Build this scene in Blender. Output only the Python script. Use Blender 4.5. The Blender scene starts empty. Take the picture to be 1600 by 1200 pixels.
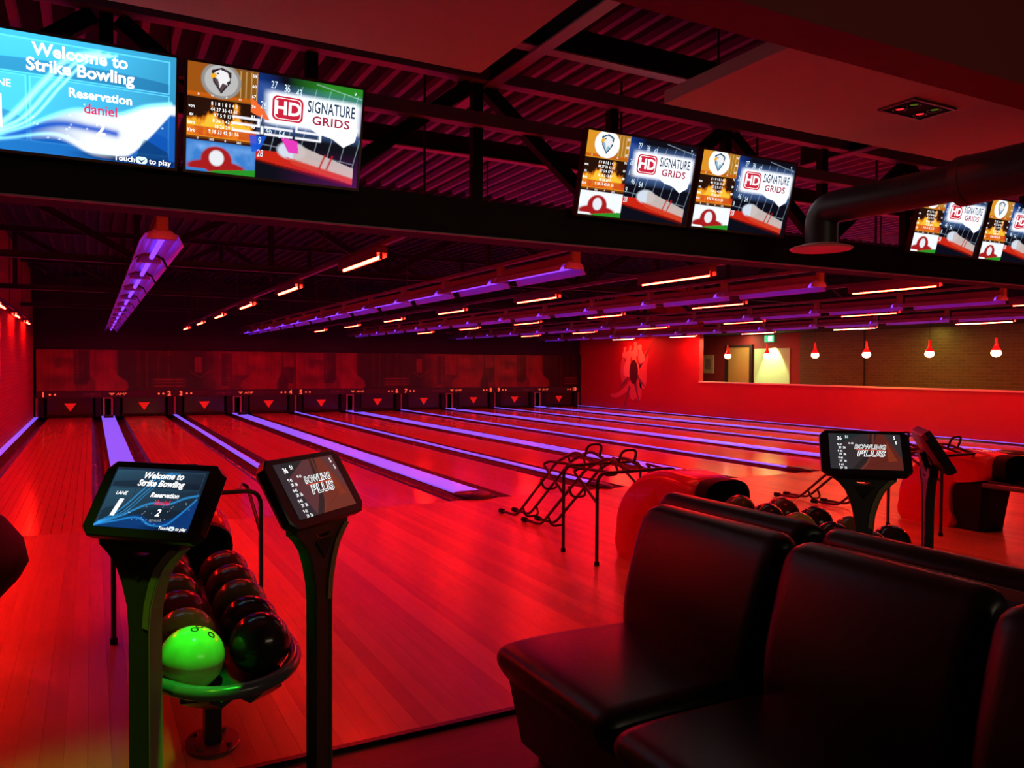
import bpy, bmesh, math, random
import numpy as np
from mathutils import Vector, Matrix

random.seed(7)
S = bpy.context.scene
COL = S.collection
PI = math.pi
R = math.radians

# ------------------------------------------------------------------ camera, world, exposure, main lights
cam_d = bpy.data.cameras.new('camera')
cam = bpy.data.objects.new('camera', cam_d)
COL.objects.link(cam)
S.camera = cam
YAW, PITCH, ROLL = 0.487555, -0.0230762, 0.0052242
cam_d.sensor_fit = 'HORIZONTAL'
cam_d.sensor_width = 36.0
cam_d.lens = 36.0 * 1237.72 / 1600
cam_d.clip_start = 0.05
_f = Vector((math.sin(YAW) * math.cos(PITCH), math.cos(YAW) * math.cos(PITCH), math.sin(PITCH)))
_r0 = Vector((math.cos(YAW), -math.sin(YAW), 0))
_u0 = _r0.cross(_f)
_r = _r0 * math.cos(ROLL) + _u0 * math.sin(ROLL)
_u = _u0 * math.cos(ROLL) - _r0 * math.sin(ROLL)
cam.matrix_world = Matrix(((_r.x, _u.x, -_f.x, 0), (_r.y, _u.y, -_f.y, 0), (_r.z, _u.z, -_f.z, 1.512), (0, 0, 0, 1)))

S.view_settings.view_transform = 'Standard'
S.view_settings.look = 'None'
S.view_settings.gamma = 1.0
S.view_settings.use_curve_mapping = False
S.view_settings.exposure = 0.0

w = bpy.data.worlds.new('hall_dark')
S.world = w
w.use_nodes = True
w.node_tree.nodes['Background'].inputs[0].default_value = (0.006, 0.0006, 0.0012, 1)
w.node_tree.nodes['Background'].inputs[1].default_value = 1.0

RED = (1.0, 0.022, 0.014)


def lamp(name, kind, loc, energy, color, target=None, **kw):
    d = bpy.data.lights.new(name, kind)
    d.energy = energy
    d.color = color
    for k, v in kw.items():
        setattr(d, k, v)
    o = bpy.data.objects.new(name, d)
    COL.objects.link(o)
    o.location = loc
    if target is not None:
        o.rotation_euler = (Vector(target) - Vector(loc)).to_track_quat('-Z', 'Y').to_euler()
    return o


# unseen red floods added behind the monitor truss, washing the approach and the first metres of lane
for i in range(5):
    lamp('approach_flood', 'AREA', (0.42 + 3.5 * i, 5.35, 2.72), 25 if i < 3 else 26, RED, (0.42 + 3.5 * i, 5.9, 0), shape='RECTANGLE', size=2.2, size_y=0.12)
# unseen red spot added for the left floor edge, then the raft's own downlight
for (x, y, e, a) in ((-0.75, 4.1, 16, 34), (4.2, 2.96, 6, 110)):
    lamp('red_downlight', 'SPOT', (x, y, 3.0), e * 6, RED, (x, y + 0.1, 0), spot_size=R(a), spot_blend=1.0, shadow_soft_size=0.08)
# dim warm light of the bar behind the seats
lamp('bar_light', 'AREA', (3.5, -3.0, 2.7), 24, (1.0, 0.78, 0.50), (3.0, 2.0, 0.8), shape='RECTANGLE', size=3.0, size_y=0.4)
# coloured party spots of the raft over the first ball rack
lamp('green_spot', 'SPOT', (0.58, 2.62, 2.95), 520, (0.015, 1.0, 0.03), (0.325, 2.80, 0.55), spot_size=R(8), spot_blend=0.5, shadow_soft_size=0.03)
lamp('yellow_green_spot', 'SPOT', (-0.55, 2.0, 2.95), 120, (0.35, 1.0, 0.02), (-0.06, 2.90, 0.0), spot_size=R(26), spot_blend=1.0, shadow_soft_size=0.05)
lamp('violet_spot', 'SPOT', (-0.3, 3.2, 2.95), 22, (0.3, 0.02, 1.0), (0.16, 4.3, 0.0), spot_size=R(22), spot_blend=1.0, shadow_soft_size=0.05)
# warm ceiling lights of the corridor behind the ledge
lamp('corridor_downlight', 'SPOT', (17.70, 17.25, 2.44), 210, (0.90, 1.0, 0.42), (17.98, 17.25, 0.75), spot_size=R(62), spot_blend=0.35, shadow_soft_size=0.03)
lamp('corridor_light', 'AREA', (17.1, 12.0, 2.44), 62, (1.0, 0.72, 0.12), (17.3, 12.0, 0), shape='RECTANGLE', size=0.3, size_y=9.0)
lamp('corridor_light', 'AREA', (17.1, 18.2, 2.44), 48, (0.9, 1.0, 0.45), (17.3, 18.2, 0), shape='RECTANGLE', size=0.3, size_y=2.6)


# ------------------------------------------------------------------ materials
def nodes_of(m):
    m.use_nodes = True
    return m.node_tree.nodes, m.node_tree.links


def pbr(name, color, rough=0.5, metal=0.0, spec=0.5, emit=None, estr=0.0, coat=0.0):
    m = bpy.data.materials.new(name)
    n, l = nodes_of(m)
    b = n['Principled BSDF']
    b.inputs['Base Color'].default_value = (*color, 1)
    b.inputs['Roughness'].default_value = rough
    b.inputs['Metallic'].default_value = metal
    b.inputs['Specular IOR Level'].default_value = spec
    b.inputs['Coat Weight'].default_value = coat
    if emit:
        b.inputs['Emission Color'].default_value = (*emit, 1)
        b.inputs['Emission Strength'].default_value = estr
    return m


def noisy(name, c1, c2, scale=8.0, rough=0.5, rough2=None, bump=0.0, stretch=(1, 1, 1), detail=4, metal=0.0, spec=0.5, obj_random=0.0):
    """two-tone noise grain with optional bump and per-object tone"""
    m = pbr(name, c1, rough, metal, spec)
    n, l = nodes_of(m)
    b = n['Principled BSDF']
    tc = n.new('ShaderNodeTexCoord')
    mp = n.new('ShaderNodeMapping')
    mp.inputs['Scale'].default_value = stretch
    l.new(tc.outputs['Object'], mp.inputs['Vector'])
    nz = n.new('ShaderNodeTexNoise')
    nz.inputs['Scale'].default_value = scale
    nz.inputs['Detail'].default_value = detail
    l.new(mp.outputs[0], nz.inputs['Vector'])
    mx = n.new('ShaderNodeMix')
    mx.data_type = 'RGBA'
    mx.inputs['A'].default_value = (*c1, 1)
    mx.inputs['B'].default_value = (*c2, 1)
    src = nz.outputs['Fac']
    if obj_random > 0:
        oi = n.new('ShaderNodeObjectInfo')
        ad = n.new('ShaderNodeMath')
        ad.operation = 'MULTIPLY_ADD'
        ad.inputs[1].default_value = obj_random
        l.new(oi.outputs['Random'], ad.inputs[0])
        sc = n.new('ShaderNodeMath')
        sc.operation = 'MULTIPLY_ADD'
        sc.inputs[1].default_value = 0.7
        sc.inputs[2].default_value = -obj_random / 2
        l.new(nz.outputs['Fac'], sc.inputs[0])
        l.new(sc.outputs[0], ad.inputs[2])
        src = ad.outputs[0]
        ofs = n.new('ShaderNodeVectorMath')
        ofs.operation = 'MULTIPLY_ADD'
        ofs.inputs[1].default_value = (7, 7, 7)
        cb = n.new('ShaderNodeCombineXYZ')
        for k in range(3):
            l.new(oi.outputs['Random'], cb.inputs[k])
        l.new(cb.outputs[0], ofs.inputs[0])
        l.new(tc.outputs['Object'], ofs.inputs[2])
        l.new(ofs.outputs[0], mp.inputs['Vector'])
    l.new(src, mx.inputs['Factor'])
    l.new(mx.outputs['Result'], b.inputs['Base Color'])
    if rough2 is not None:
        mr = n.new('ShaderNodeMapRange')
        mr.inputs['To Min'].default_value = rough
        mr.inputs['To Max'].default_value = rough2
        l.new(nz.outputs['Fac'], mr.inputs['Value'])
        l.new(mr.outputs[0], b.inputs['Roughness'])
    if bump > 0:
        bp = n.new('ShaderNodeBump')
        bp.inputs['Strength'].default_value = bump
        bp.inputs['Distance'].default_value = 0.01
        l.new(nz.outputs['Fac'], bp.inputs['Height'])
        l.new(bp.outputs[0], b.inputs['Normal'])
    return m


def emis(name, color, strength):
    m = bpy.data.materials.new(name)
    n, l = nodes_of(m)
    n.remove(n['Principled BSDF'])
    e = n.new('ShaderNodeEmission')
    e.inputs[0].default_value = (*color, 1)
    e.inputs[1].default_value = strength
    l.new(e.outputs[0], n['Material Output'].inputs[0])
    return m


def vcol_screen(name, strength):
    m = bpy.data.materials.new(name)
    n, l = nodes_of(m)
    b = n['Principled BSDF']
    b.inputs['Base Color'].default_value = (0.01, 0.01, 0.012, 1)
    b.inputs['Roughness'].default_value = 0.2
    a = n.new('ShaderNodeAttribute')
    a.attribute_name = 'Col'
    l.new(a.outputs['Color'], b.inputs['Emission Color'])
    b.inputs['Emission Strength'].default_value = strength
    return m


def vcol_print(name, rough=0.45):
    m = pbr(name, (0.5, 0.5, 0.5), rough)
    n, l = nodes_of(m)
    a = n.new('ShaderNodeAttribute')
    a.attribute_name = 'Col'
    l.new(a.outputs['Color'], n['Principled BSDF'].inputs['Base Color'])
    return m


def brick(name, c1, c2, mortar, rough=0.8, bump=0.6):
    m = pbr(name, c1, rough)
    n, l = nodes_of(m)
    b = n['Principled BSDF']
    tc = n.new('ShaderNodeTexCoord')
    mp = n.new('ShaderNodeMapping')
    mp.inputs['Rotation'].default_value = (0, 0, 0)
    sp = n.new('ShaderNodeSeparateXYZ')
    cb = n.new('ShaderNodeCombineXYZ')
    l.new(tc.outputs['Object'], sp.inputs[0])
    l.new(sp.outputs['Y'], cb.inputs['X'])
    l.new(sp.outputs['Z'], cb.inputs['Y'])
    t = n.new('ShaderNodeTexBrick')
    t.inputs['Color1'].default_value = (*c1, 1)
    t.inputs['Color2'].default_value = (*c2, 1)
    t.inputs['Mortar'].default_value = (*mortar, 1)
    t.inputs['Scale'].default_value = 1.0
    t.inputs['Brick Width'].default_value = 0.225
    t.inputs['Row Height'].default_value = 0.075
    t.inputs['Mortar Size'].default_value = 0.008
    l.new(cb.outputs[0], t.inputs['Vector'])
    l.new(t.outputs['Color'], b.inputs['Base Color'])
    bp = n.new('ShaderNodeBump')
    bp.inputs['Strength'].default_value = bump
    bp.inputs['Distance'].default_value = 0.01
    bp.invert = True
    l.new(t.outputs['Fac'], bp.inputs['Height'])
    l.new(bp.outputs[0], b.inputs['Normal'])
    return m


M = {}
M['plank'] = noisy('approach_maple', (0.66, 0.30, 0.12), (0.36, 0.13, 0.05), 2.2, 0.26, 0.36, 0.02, (9, 0.5, 9), 5, obj_random=0.75)
M['lane'] = noisy('lane_maple', (0.78, 0.34, 0.15), (0.62, 0.25, 0.11), 2.0, 0.12, 0.18, 0.0, (9, 0.4, 9), 4, spec=0.25, obj_random=0.35)
M['slab'] = pbr('dark_subfloor', (0.05, 0.02, 0.02), 0.7)
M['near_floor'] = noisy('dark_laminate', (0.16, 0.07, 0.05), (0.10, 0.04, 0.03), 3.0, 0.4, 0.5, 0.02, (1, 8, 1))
M['gutter'] = noisy('gutter_plastic', (0.10, 0.035, 0.02), (0.06, 0.02, 0.015), 6, 0.22, 0.3)
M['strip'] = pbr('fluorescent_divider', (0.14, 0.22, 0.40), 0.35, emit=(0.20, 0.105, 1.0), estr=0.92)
M['black'] = pbr('black_plastic', (0.012, 0.011, 0.013), 0.38)
M['matt_black'] = pbr('matt_black_paint', (0.010, 0.009, 0.010), 0.8)
M['steel_dark'] = noisy('roof_steel', (0.035, 0.03, 0.035), (0.025, 0.022, 0.026), 5, 0.6, 0.75)
M['deck'] = pbr('roof_deck', (0.012, 0.010, 0.014), 0.9)
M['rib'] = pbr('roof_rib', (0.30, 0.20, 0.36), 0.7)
M['rib_shaded'] = pbr('roof_rib_shaded', (0.02, 0.016, 0.024), 0.85)  # dark copy of the rib colour, standing in for the unlit far roof
M['raft'] = noisy('raft_plaster', (0.80, 0.72, 0.66), (0.74, 0.66, 0.60), 3, 0.85, 0.9)
M['red_paint'] = noisy('red_wall_paint', (0.48, 0.012, 0.020), (0.45, 0.010, 0.018), 2.5, 0.55, 0.62)
M['red_dark'] = pbr('red_bulkhead_paint', (0.24, 0.02, 0.02), 0.7)
M['red_brick'] = brick('painted_brick', (0.42, 0.035, 0.035), (0.38, 0.03, 0.03), (0.34, 0.025, 0.025))
M['brown_brick'] = brick('brown_brick', (0.11, 0.115, 0.05), (0.085, 0.088, 0.040), (0.14, 0.14, 0.07))
M['soffit'] = pbr('dark_soffit', (0.018, 0.010, 0.012), 0.85)
M['mask'] = vcol_print('mask_print', 0.35)
M['mask_band'] = pbr('mask_band', (0.045, 0.022, 0.022), 0.5)
M['shield'] = noisy('pit_shield_gloss', (0.030, 0.018, 0.018), (0.05, 0.03, 0.02), 2, 0.12, 0.2)
M['number'] = pbr('fluorescent_orange', (0.9, 0.18, 0.10), 0.5, emit=(1.0, 0.12, 0.05), estr=0.9)
M['dim_letter'] = pbr('dim_letter', (0.22, 0.08, 0.08), 0.5)
M['amber'] = pbr('amber_mark', (0.9, 0.40, 0.12), 0.5, emit=(1.0, 0.28, 0.06), estr=0.25)
M['triangle'] = pbr('red_triangle', (0.75, 0.06, 0.04), 0.5, emit=(1.0, 0.02, 0.01), estr=0.28)
M['post'] = pbr('divider_post', (0.45, 0.14, 0.08), 0.55)
M['tube_red'] = emis('red_tube', (1.0, 0.0085, 0.0034), 270.0)
M['tube_orange'] = emis('orange_tube', (1.0, 0.060, 0.022), 250.0)
M['tube_uv'] = emis('violet_tube', (0.16, 0.03, 1.0), 2.7)
M['reflector'] = noisy('reflector_enamel', (0.34, 0.36, 0.60), (0.30, 0.32, 0.52), 4, 0.28, 0.36)
M['channel'] = pbr('channel_enamel', (0.16, 0.10, 0.13), 0.5)
M['flange_lit'] = pbr('flange_lit', (0.50, 0.36, 0.46), 0.6)  # brighter than the webs: floor bounce on the flanges put into the colour
M['cowl'] = pbr('end_cowl_enamel', (0.40, 0.45, 0.75), 0.35)
M['tan'] = pbr('tan_plastic', (0.22, 0.24, 0.13), 0.6)
M['bezel'] = pbr('bezel_bronze', (0.16, 0.10, 0.06), 0.35)
M['leather'] = noisy('black_leather', (0.008, 0.006, 0.007), (0.006, 0.004, 0.005), 60, 0.33, 0.42, 0.06)
M['panel_grey'] = pbr('sofa_back_panel', (0.36, 0.28, 0.25), 0.6)
M['hood'] = pbr('red_fibreglass', (0.60, 0.022, 0.018), 0.26, coat=0.2)
M['rubber'] = pbr('black_rubber', (0.006, 0.005, 0.005), 0.65, spec=0.15)
M['tray'] = pbr('tray_plastic', (0.045, 0.045, 0.05), 0.25)
M['rim'] = pbr('rim_tube', (0.10, 0.10, 0.11), 0.22)
M['tube_steel'] = pbr('dark_tube_steel', (0.030, 0.018, 0.018), 0.3, metal=0.3)
M['console'] = noisy('console_metal', (0.045, 0.042, 0.034), (0.035, 0.032, 0.026), 9, 0.42, 0.5)
M['console_side'] = pbr('console_khaki', (0.26, 0.23, 0.12), 0.45)
M['plate'] = pbr('steel_plate', (0.22, 0.10, 0.10), 0.3, metal=0.4)
M['duct'] = noisy('duct_paint', (0.035, 0.032, 0.045), (0.028, 0.026, 0.036), 5, 0.38, 0.48)
M['flange'] = pbr('duct_flange', (0.90, 0.40, 0.40), 0.5)
M['ledge'] = pbr('ledge_wood', (0.85, 0.62, 0.50), 0.4)
M['cream'] = pbr('cream_panel', (0.50, 0.80, 0.50), 0.7)
M['door_wood'] = noisy('door_wood', (0.50, 0.26, 0.08), (0.40, 0.20, 0.06), 5, 0.45, 0.55, 0, (8, 8, 0.6))
M['door_frame'] = pbr('door_frame_dark', (0.035, 0.015, 0.012), 0.5)
M['corridor_red'] = pbr('corridor_red', (0.26, 0.014, 0.018), 0.7)
M['frame_gold'] = pbr('picture_frame', (0.62, 0.36, 0.18), 0.45)
M['mount'] = pbr('picture_mount', (0.55, 0.35, 0.25), 0.7)
M['photo_dark'] = noisy('framed_photo', (0.12, 0.06, 0.06), (0.45, 0.22, 0.18), 14, 0.4)
M['exit_green'] = emis('exit_green', (0.10, 0.85, 0.35), 1.0)
M['exit_white'] = emis('exit_white', (0.85, 1.0, 0.85), 1.6)
M['pendant_glass'] = pbr('pendant_red_glass', (0.70, 0.01, 0.015), 0.15, emit=(1.0, 0.01, 0.015), estr=0.5)
M['pendant_bulb'] = emis('pendant_glow', (1.0, 0.45, 0.25), 9.0)
M['cord'] = pbr('cord_black', (0.02, 0.02, 0.02), 0.6)
M['paint_cream'] = pbr('mural_cream', (0.82, 0.42, 0.30), 0.6)
M['paint_pink'] = pbr('mural_pink', (0.66, 0.16, 0.15), 0.6)
M['paint_grey'] = pbr('mural_grey', (0.22, 0.085, 0.095), 0.6)
M['paint_dark'] = pbr('mural_dark', (0.06, 0.010, 0.010), 0.6)
M['hole'] = pbr('finger_hole_dark', (0.004, 0.004, 0.004), 0.8)
M['trim_black'] = pbr('black_trim', (0.012, 0.008, 0.008), 0.4)
M['lamp_red'] = emis('red_led', (1.0, 0.02, 0.03), 1.3)
M['lamp_green'] = emis('dim_green_led', (0.12, 0.14, 0.01), 0.6)
M['screen'] = vcol_screen('screen_glow', 1.0)
M['screen_dim'] = vcol_screen('tablet_glow', 0.55)
M['txt_white'] = emis('text_white', (1, 1, 1), 1.3)
M['txt_blue_white'] = emis('text_blue_white', (0.75, 0.92, 1.0), 1.15)
M['txt_red'] = emis('text_red', (0.85, 0.02, 0.05), 0.9)
M['txt_pink'] = emis('text_pink', (0.85, 0.05, 0.16), 1.0)
M['txt_navy'] = emis('text_navy', (0.02, 0.05, 0.10), 1.0)
M['txt_crimson'] = emis('text_crimson', (0.42, 0.02, 0.06), 1.0)
M['txt_orange'] = emis('text_orange', (0.8, 0.10, 0.04), 0.8)
M['txt_grey'] = emis('text_grey', (0.45, 0.50, 0.55), 0.7)
M['logo_red'] = emis('logo_red', (0.62, 0.02, 0.05), 1.0)
M['txt_teal'] = emis('text_teal', (0.02, 0.04, 0.045), 1.0)


# ------------------------------------------------------------------ mesh helpers
class MB:
    def __init__(s):
        s.v = []
        s.f = []

    def add(s, vs, fs):
        o = len(s.v)
        s.v += [tuple(p) for p in vs]
        s.f += [tuple(i + o for i in f) for f in fs]
        return s

    def box(s, x0, x1, y0, y1, z0, z1):
        return s.add([(x0, y0, z0), (x1, y0, z0), (x1, y1, z0), (x0, y1, z0), (x0, y0, z1), (x1, y0, z1), (x1, y1, z1), (x0, y1, z1)],
                     [(3, 2, 1, 0), (4, 5, 6, 7), (0, 1, 5, 4), (1, 2, 6, 5), (2, 3, 7, 6), (3, 0, 4, 7)])

    def bar(s, p, q, a, b):
        """square bar from p to q, section a x b"""
        p, q = Vector(p), Vector(q)
        d = (q - p).normalized()
        up = Vector((0, 0, 1)) if abs(d.z) < 0.95 else Vector((0, 1, 0))
        x = d.cross(up).normalized() * a / 2
        y = x.cross(d).normalized() * b / 2
        vs = [c + sx * x + sy * y for c in (p, q) for sx, sy in ((-1, -1), (1, -1), (1, 1), (-1, 1))]
        return s.add(vs, [(0, 1, 2, 3), (7, 6, 5, 4), (0, 4, 5, 1), (1, 5, 6, 2), (2, 6, 7, 3), (3, 7, 4, 0)])

    def rings(s, rings, cap0=True, cap1=True, closed=True):
        n = len(rings[0])
        o = len(s.v)
        for r in rings:
            s.v += [tuple(p) for p in r]
        for i in range(len(rings) - 1):
            for j in range(n if closed else n - 1):
                k = (j + 1) % n
                s.f.append((o + i * n + j, o + i * n + k, o + (i + 1) * n + k, o + (i + 1) * n + j))
        if cap0:
            s.f.append(tuple(o + j for j in reversed(range(n))))
        if cap1:
            s.f.append(tuple(o + (len(rings) - 1) * n + j for j in range(n)))
        return s

    def tube(s, path, r, seg=10, closed=False):
        P = [Vector(p) for p in path]
        n = len(P)
        rings = []
        up = None
        for i in range(n):
            a = P[i - 1] if (i > 0 or closed) else P[i]
            b = P[(i + 1) % n] if (i < n - 1 or closed) else P[i]
            t = (b - a).normalized()
            if up is None:
                up = Vector((0, 0, 1)) if abs(t.z) < 0.9 else Vector((1, 0, 0))
            x = t.cross(up).normalized()
            up = x.cross(t).normalized()
            rr = r[i] if isinstance(r, (list, tuple)) else r
            rings.append([P[i] + (x * math.cos(2 * PI * k / seg) + up * math.sin(2 * PI * k / seg)) * rr for k in range(seg)])
        if closed:
            rings.append(rings[0])
            return s.rings(rings, False, False)
        return s.rings(rings)

    def lathe(s, prof, seg=20, c=(0, 0, 0)):
        rings = [[(c[0] + r * math.cos(2 * PI * k / seg), c[1] + r * math.sin(2 * PI * k / seg), c[2] + z) for k in range(seg)] for r, z in prof]
        return s.rings(rings)

    def cyl(s, c, r, h, seg=16):
        return s.lathe([(r, 0), (r, h)], seg, c)

    def grid(s, nx, ny, fn):
        o = len(s.v)
        for j in range(ny + 1):
            for i in range(nx + 1):
                s.v.append(tuple(fn(i / nx, j / ny)))
        for j in range(ny):
            for i in range(nx):
                a = o + j * (nx + 1) + i
                s.f.append((a, a + 1, a + nx + 2, a + nx + 1))
        return s

    def mesh(s, name, mat=None, smooth=None):
        m = bpy.data.meshes.new(name)
        m.from_pydata(s.v, [], s.f)
        if mat:
            m.materials.append(mat)
        if smooth:
            m.polygons.foreach_set('use_smooth', [True] * len(m.polygons))
            if smooth < 179:
                try:
                    m.set_sharp_from_angle(angle=R(smooth))
                except Exception:
                    pass
        m.update()
        return m


def fixn(me):
    bm = bmesh.new()
    bm.from_mesh(me)
    bmesh.ops.recalc_face_normals(bm, faces=bm.faces)
    bm.to_mesh(me)
    bm.free()
    return me


def link(name, data, parent=None, loc=None, rot=None):
    o = bpy.data.objects.new(name, data)
    COL.objects.link(o)
    if parent:
        o.parent = parent
    if loc:
        o.location = loc
    if rot:
        o.rotation_euler = rot
    return o


def obj(name, mb, mat, parent=None, smooth=None, label=None, bevel=0.0, loc=None, rot=None):
    me = fixn(mb.mesh(name, mat, smooth)) if isinstance(mb, MB) else mb
    if bevel > 0:
        bm = bmesh.new()
        bm.from_mesh(me)
        bmesh.ops.bevel(bm, geom=bm.edges[:], offset=bevel, segments=2, affect='EDGES', profile=0.5)
        bm.to_mesh(me)
        bm.free()
    o = link(name, me, parent, loc, rot)
    if label:
        o['label'] = label
    return o


def thing(name, label, cat, loc=(0, 0, 0), rz=0.0, group=None):
    o = bpy.data.objects.new(name, None)
    o.empty_display_size = 0.1
    COL.objects.link(o)
    o.location = loc
    o.rotation_euler = (0, 0, rz)
    tag(o, label, cat, group)
    return o


def tag(o, label, cat, group=None):
    o['label'] = label
    o['category'] = cat
    if group:
        o['group'] = group
    return o


def struct(name, mb, mat, label=None, smooth=None):
    o = obj(name, mb, mat, None, smooth)
    o['kind'] = 'structure'
    if label:
        o['label'] = label
    return o


def copy_tree(o, parent=None):
    c = o.copy()
    COL.objects.link(c)
    if parent:
        c.parent = parent
    for ch in list(o.children):
        copy_tree(ch, c)
    return c


def fillet(pts, r, n=5):
    """round the corners of a polyline"""
    P = [Vector(p) for p in pts]
    out = [P[0]]
    for i in range(1, len(P) - 1):
        a, b, c = P[i - 1], P[i], P[i + 1]
        d0, d1 = (a - b), (c - b)
        q = min(r, d0.length * 0.49, d1.length * 0.49)
        s, e = b + d0.normalized() * q, b + d1.normalized() * q
        for k in range(n + 1):
            t = k / n
            out.append(s * (1 - t) ** 2 + b * 2 * t * (1 - t) + e * t ** 2)
    out.append(P[-1])
    return out


def curve_mesh(cu, name, mat):
    o = bpy.data.objects.new('tmp', cu)
    COL.objects.link(o)
    dg = bpy.context.evaluated_depsgraph_get()
    dg.update()
    me = bpy.data.meshes.new_from_object(o.evaluated_get(dg))
    me.name = name
    COL.objects.unlink(o)
    bpy.data.objects.remove(o)
    bpy.data.curves.remove(cu)
    me.materials.clear()
    me.materials.append(mat)
    return me


def flat_poly(outer, holes, depth, name, mat, bevel=0.0):
    """filled 2-D outline (with holes) in XY, extruded symmetrically along Z by depth"""
    cu = bpy.data.curves.new('outline', 'CURVE')
    cu.dimensions = '2D'
    cu.fill_mode = 'BOTH'
    cu.extrude = depth / 2
    cu.bevel_depth = bevel
    for ring in [outer] + list(holes):
        sp = cu.splines.new('POLY')
        sp.points.add(len(ring) - 1)
        for p, q in zip(sp.points, ring):
            p.co = (q[0], q[1], 0, 1)
        sp.use_cyclic_u = True
    return curve_mesh(cu, name, mat)


def _stuff(o):
    o['kind'] = 'stuff'
    return o


def text_pts(body, size, bold=0.0, shear=0.0, sx=1.0, align='CENTER', spacing=1.0, outline=None):
    """letters as a flat mesh in XY, returned as (verts, faces)"""
    cu = bpy.data.curves.new('t', 'FONT')
    cu.body = body
    cu.size = size
    cu.offset = bold * size
    cu.shear = shear
    cu.align_x = align
    cu.align_y = 'CENTER'
    cu.space_character = spacing
    cu.resolution_u = 3
    me = curve_mesh(cu, 't', None) if False else None
    o = bpy.data.objects.new('tmp', cu)
    COL.objects.link(o)
    dg = bpy.context.evaluated_depsgraph_get()
    dg.update()
    me = bpy.data.meshes.new_from_object(o.evaluated_get(dg))
    vs = [(v.co.x * sx, v.co.y) for v in me.vertices]
    fs = [tuple(p.vertices) for p in me.polygons]
    COL.objects.unlink(o)
    bpy.data.objects.remove(o)
    bpy.data.curves.remove(cu)
    bpy.data.meshes.remove(me)
    return vs, fs


# screens live in a local frame: x right, z up, facing -y, width W and height H centred on the origin
class Print:
    """flat lettering collected per colour, laid just proud of a surface facing -y"""

    def __init__(s, W, H):
        s.W, s.H = W, H
        s.by = {}

    def text(s, mat, body, u, v, h, layer=1, **kw):
        vs, fs = text_pts(body, h * s.H / 0.72, **kw)
        mb = s.by.setdefault(mat, MB())
        mb.add([(x + (u - .5) * s.W, -0.0004 * layer, y + (v - .5) * s.H) for x, y in vs], fs)

    def poly(s, mat, pts, layer=1):
        mb = s.by.setdefault(mat, MB())
        mb.add([((u - .5) * s.W, -0.0004 * layer, (v - .5) * s.H) for u, v in pts], [tuple(range(len(pts)))])

    def rrect(s, mat, u0, v0, u1, v1, rad, layer=1):
        rx, ry = rad * s.H / s.W, rad
        pts = []
        for cx, cy, a in ((u1 - rx, v0 + ry, -90), (u1 - rx, v1 - ry, 0), (u0 + rx, v1 - ry, 90), (u0 + rx, v0 + ry, 180)):
            for k in range(6):
                t = R(a + 18 * k)
                pts.append((cx + rx * math.cos(t), cy + ry * math.sin(t)))
        s.poly(mat, pts, layer)

    def meshes(s, name):
        return [(mb.mesh(name, M[mat]), mat) for mat, mb in s.by.items()]


# ------------------------------------------------------------------ numpy painting of screen contents and the mask print
def srgb(c):
    c = np.asarray(c, float) / 255.0
    return np.where(c <= 0.04045, c / 12.92, ((c + 0.055) / 1.055) ** 2.4)


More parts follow.
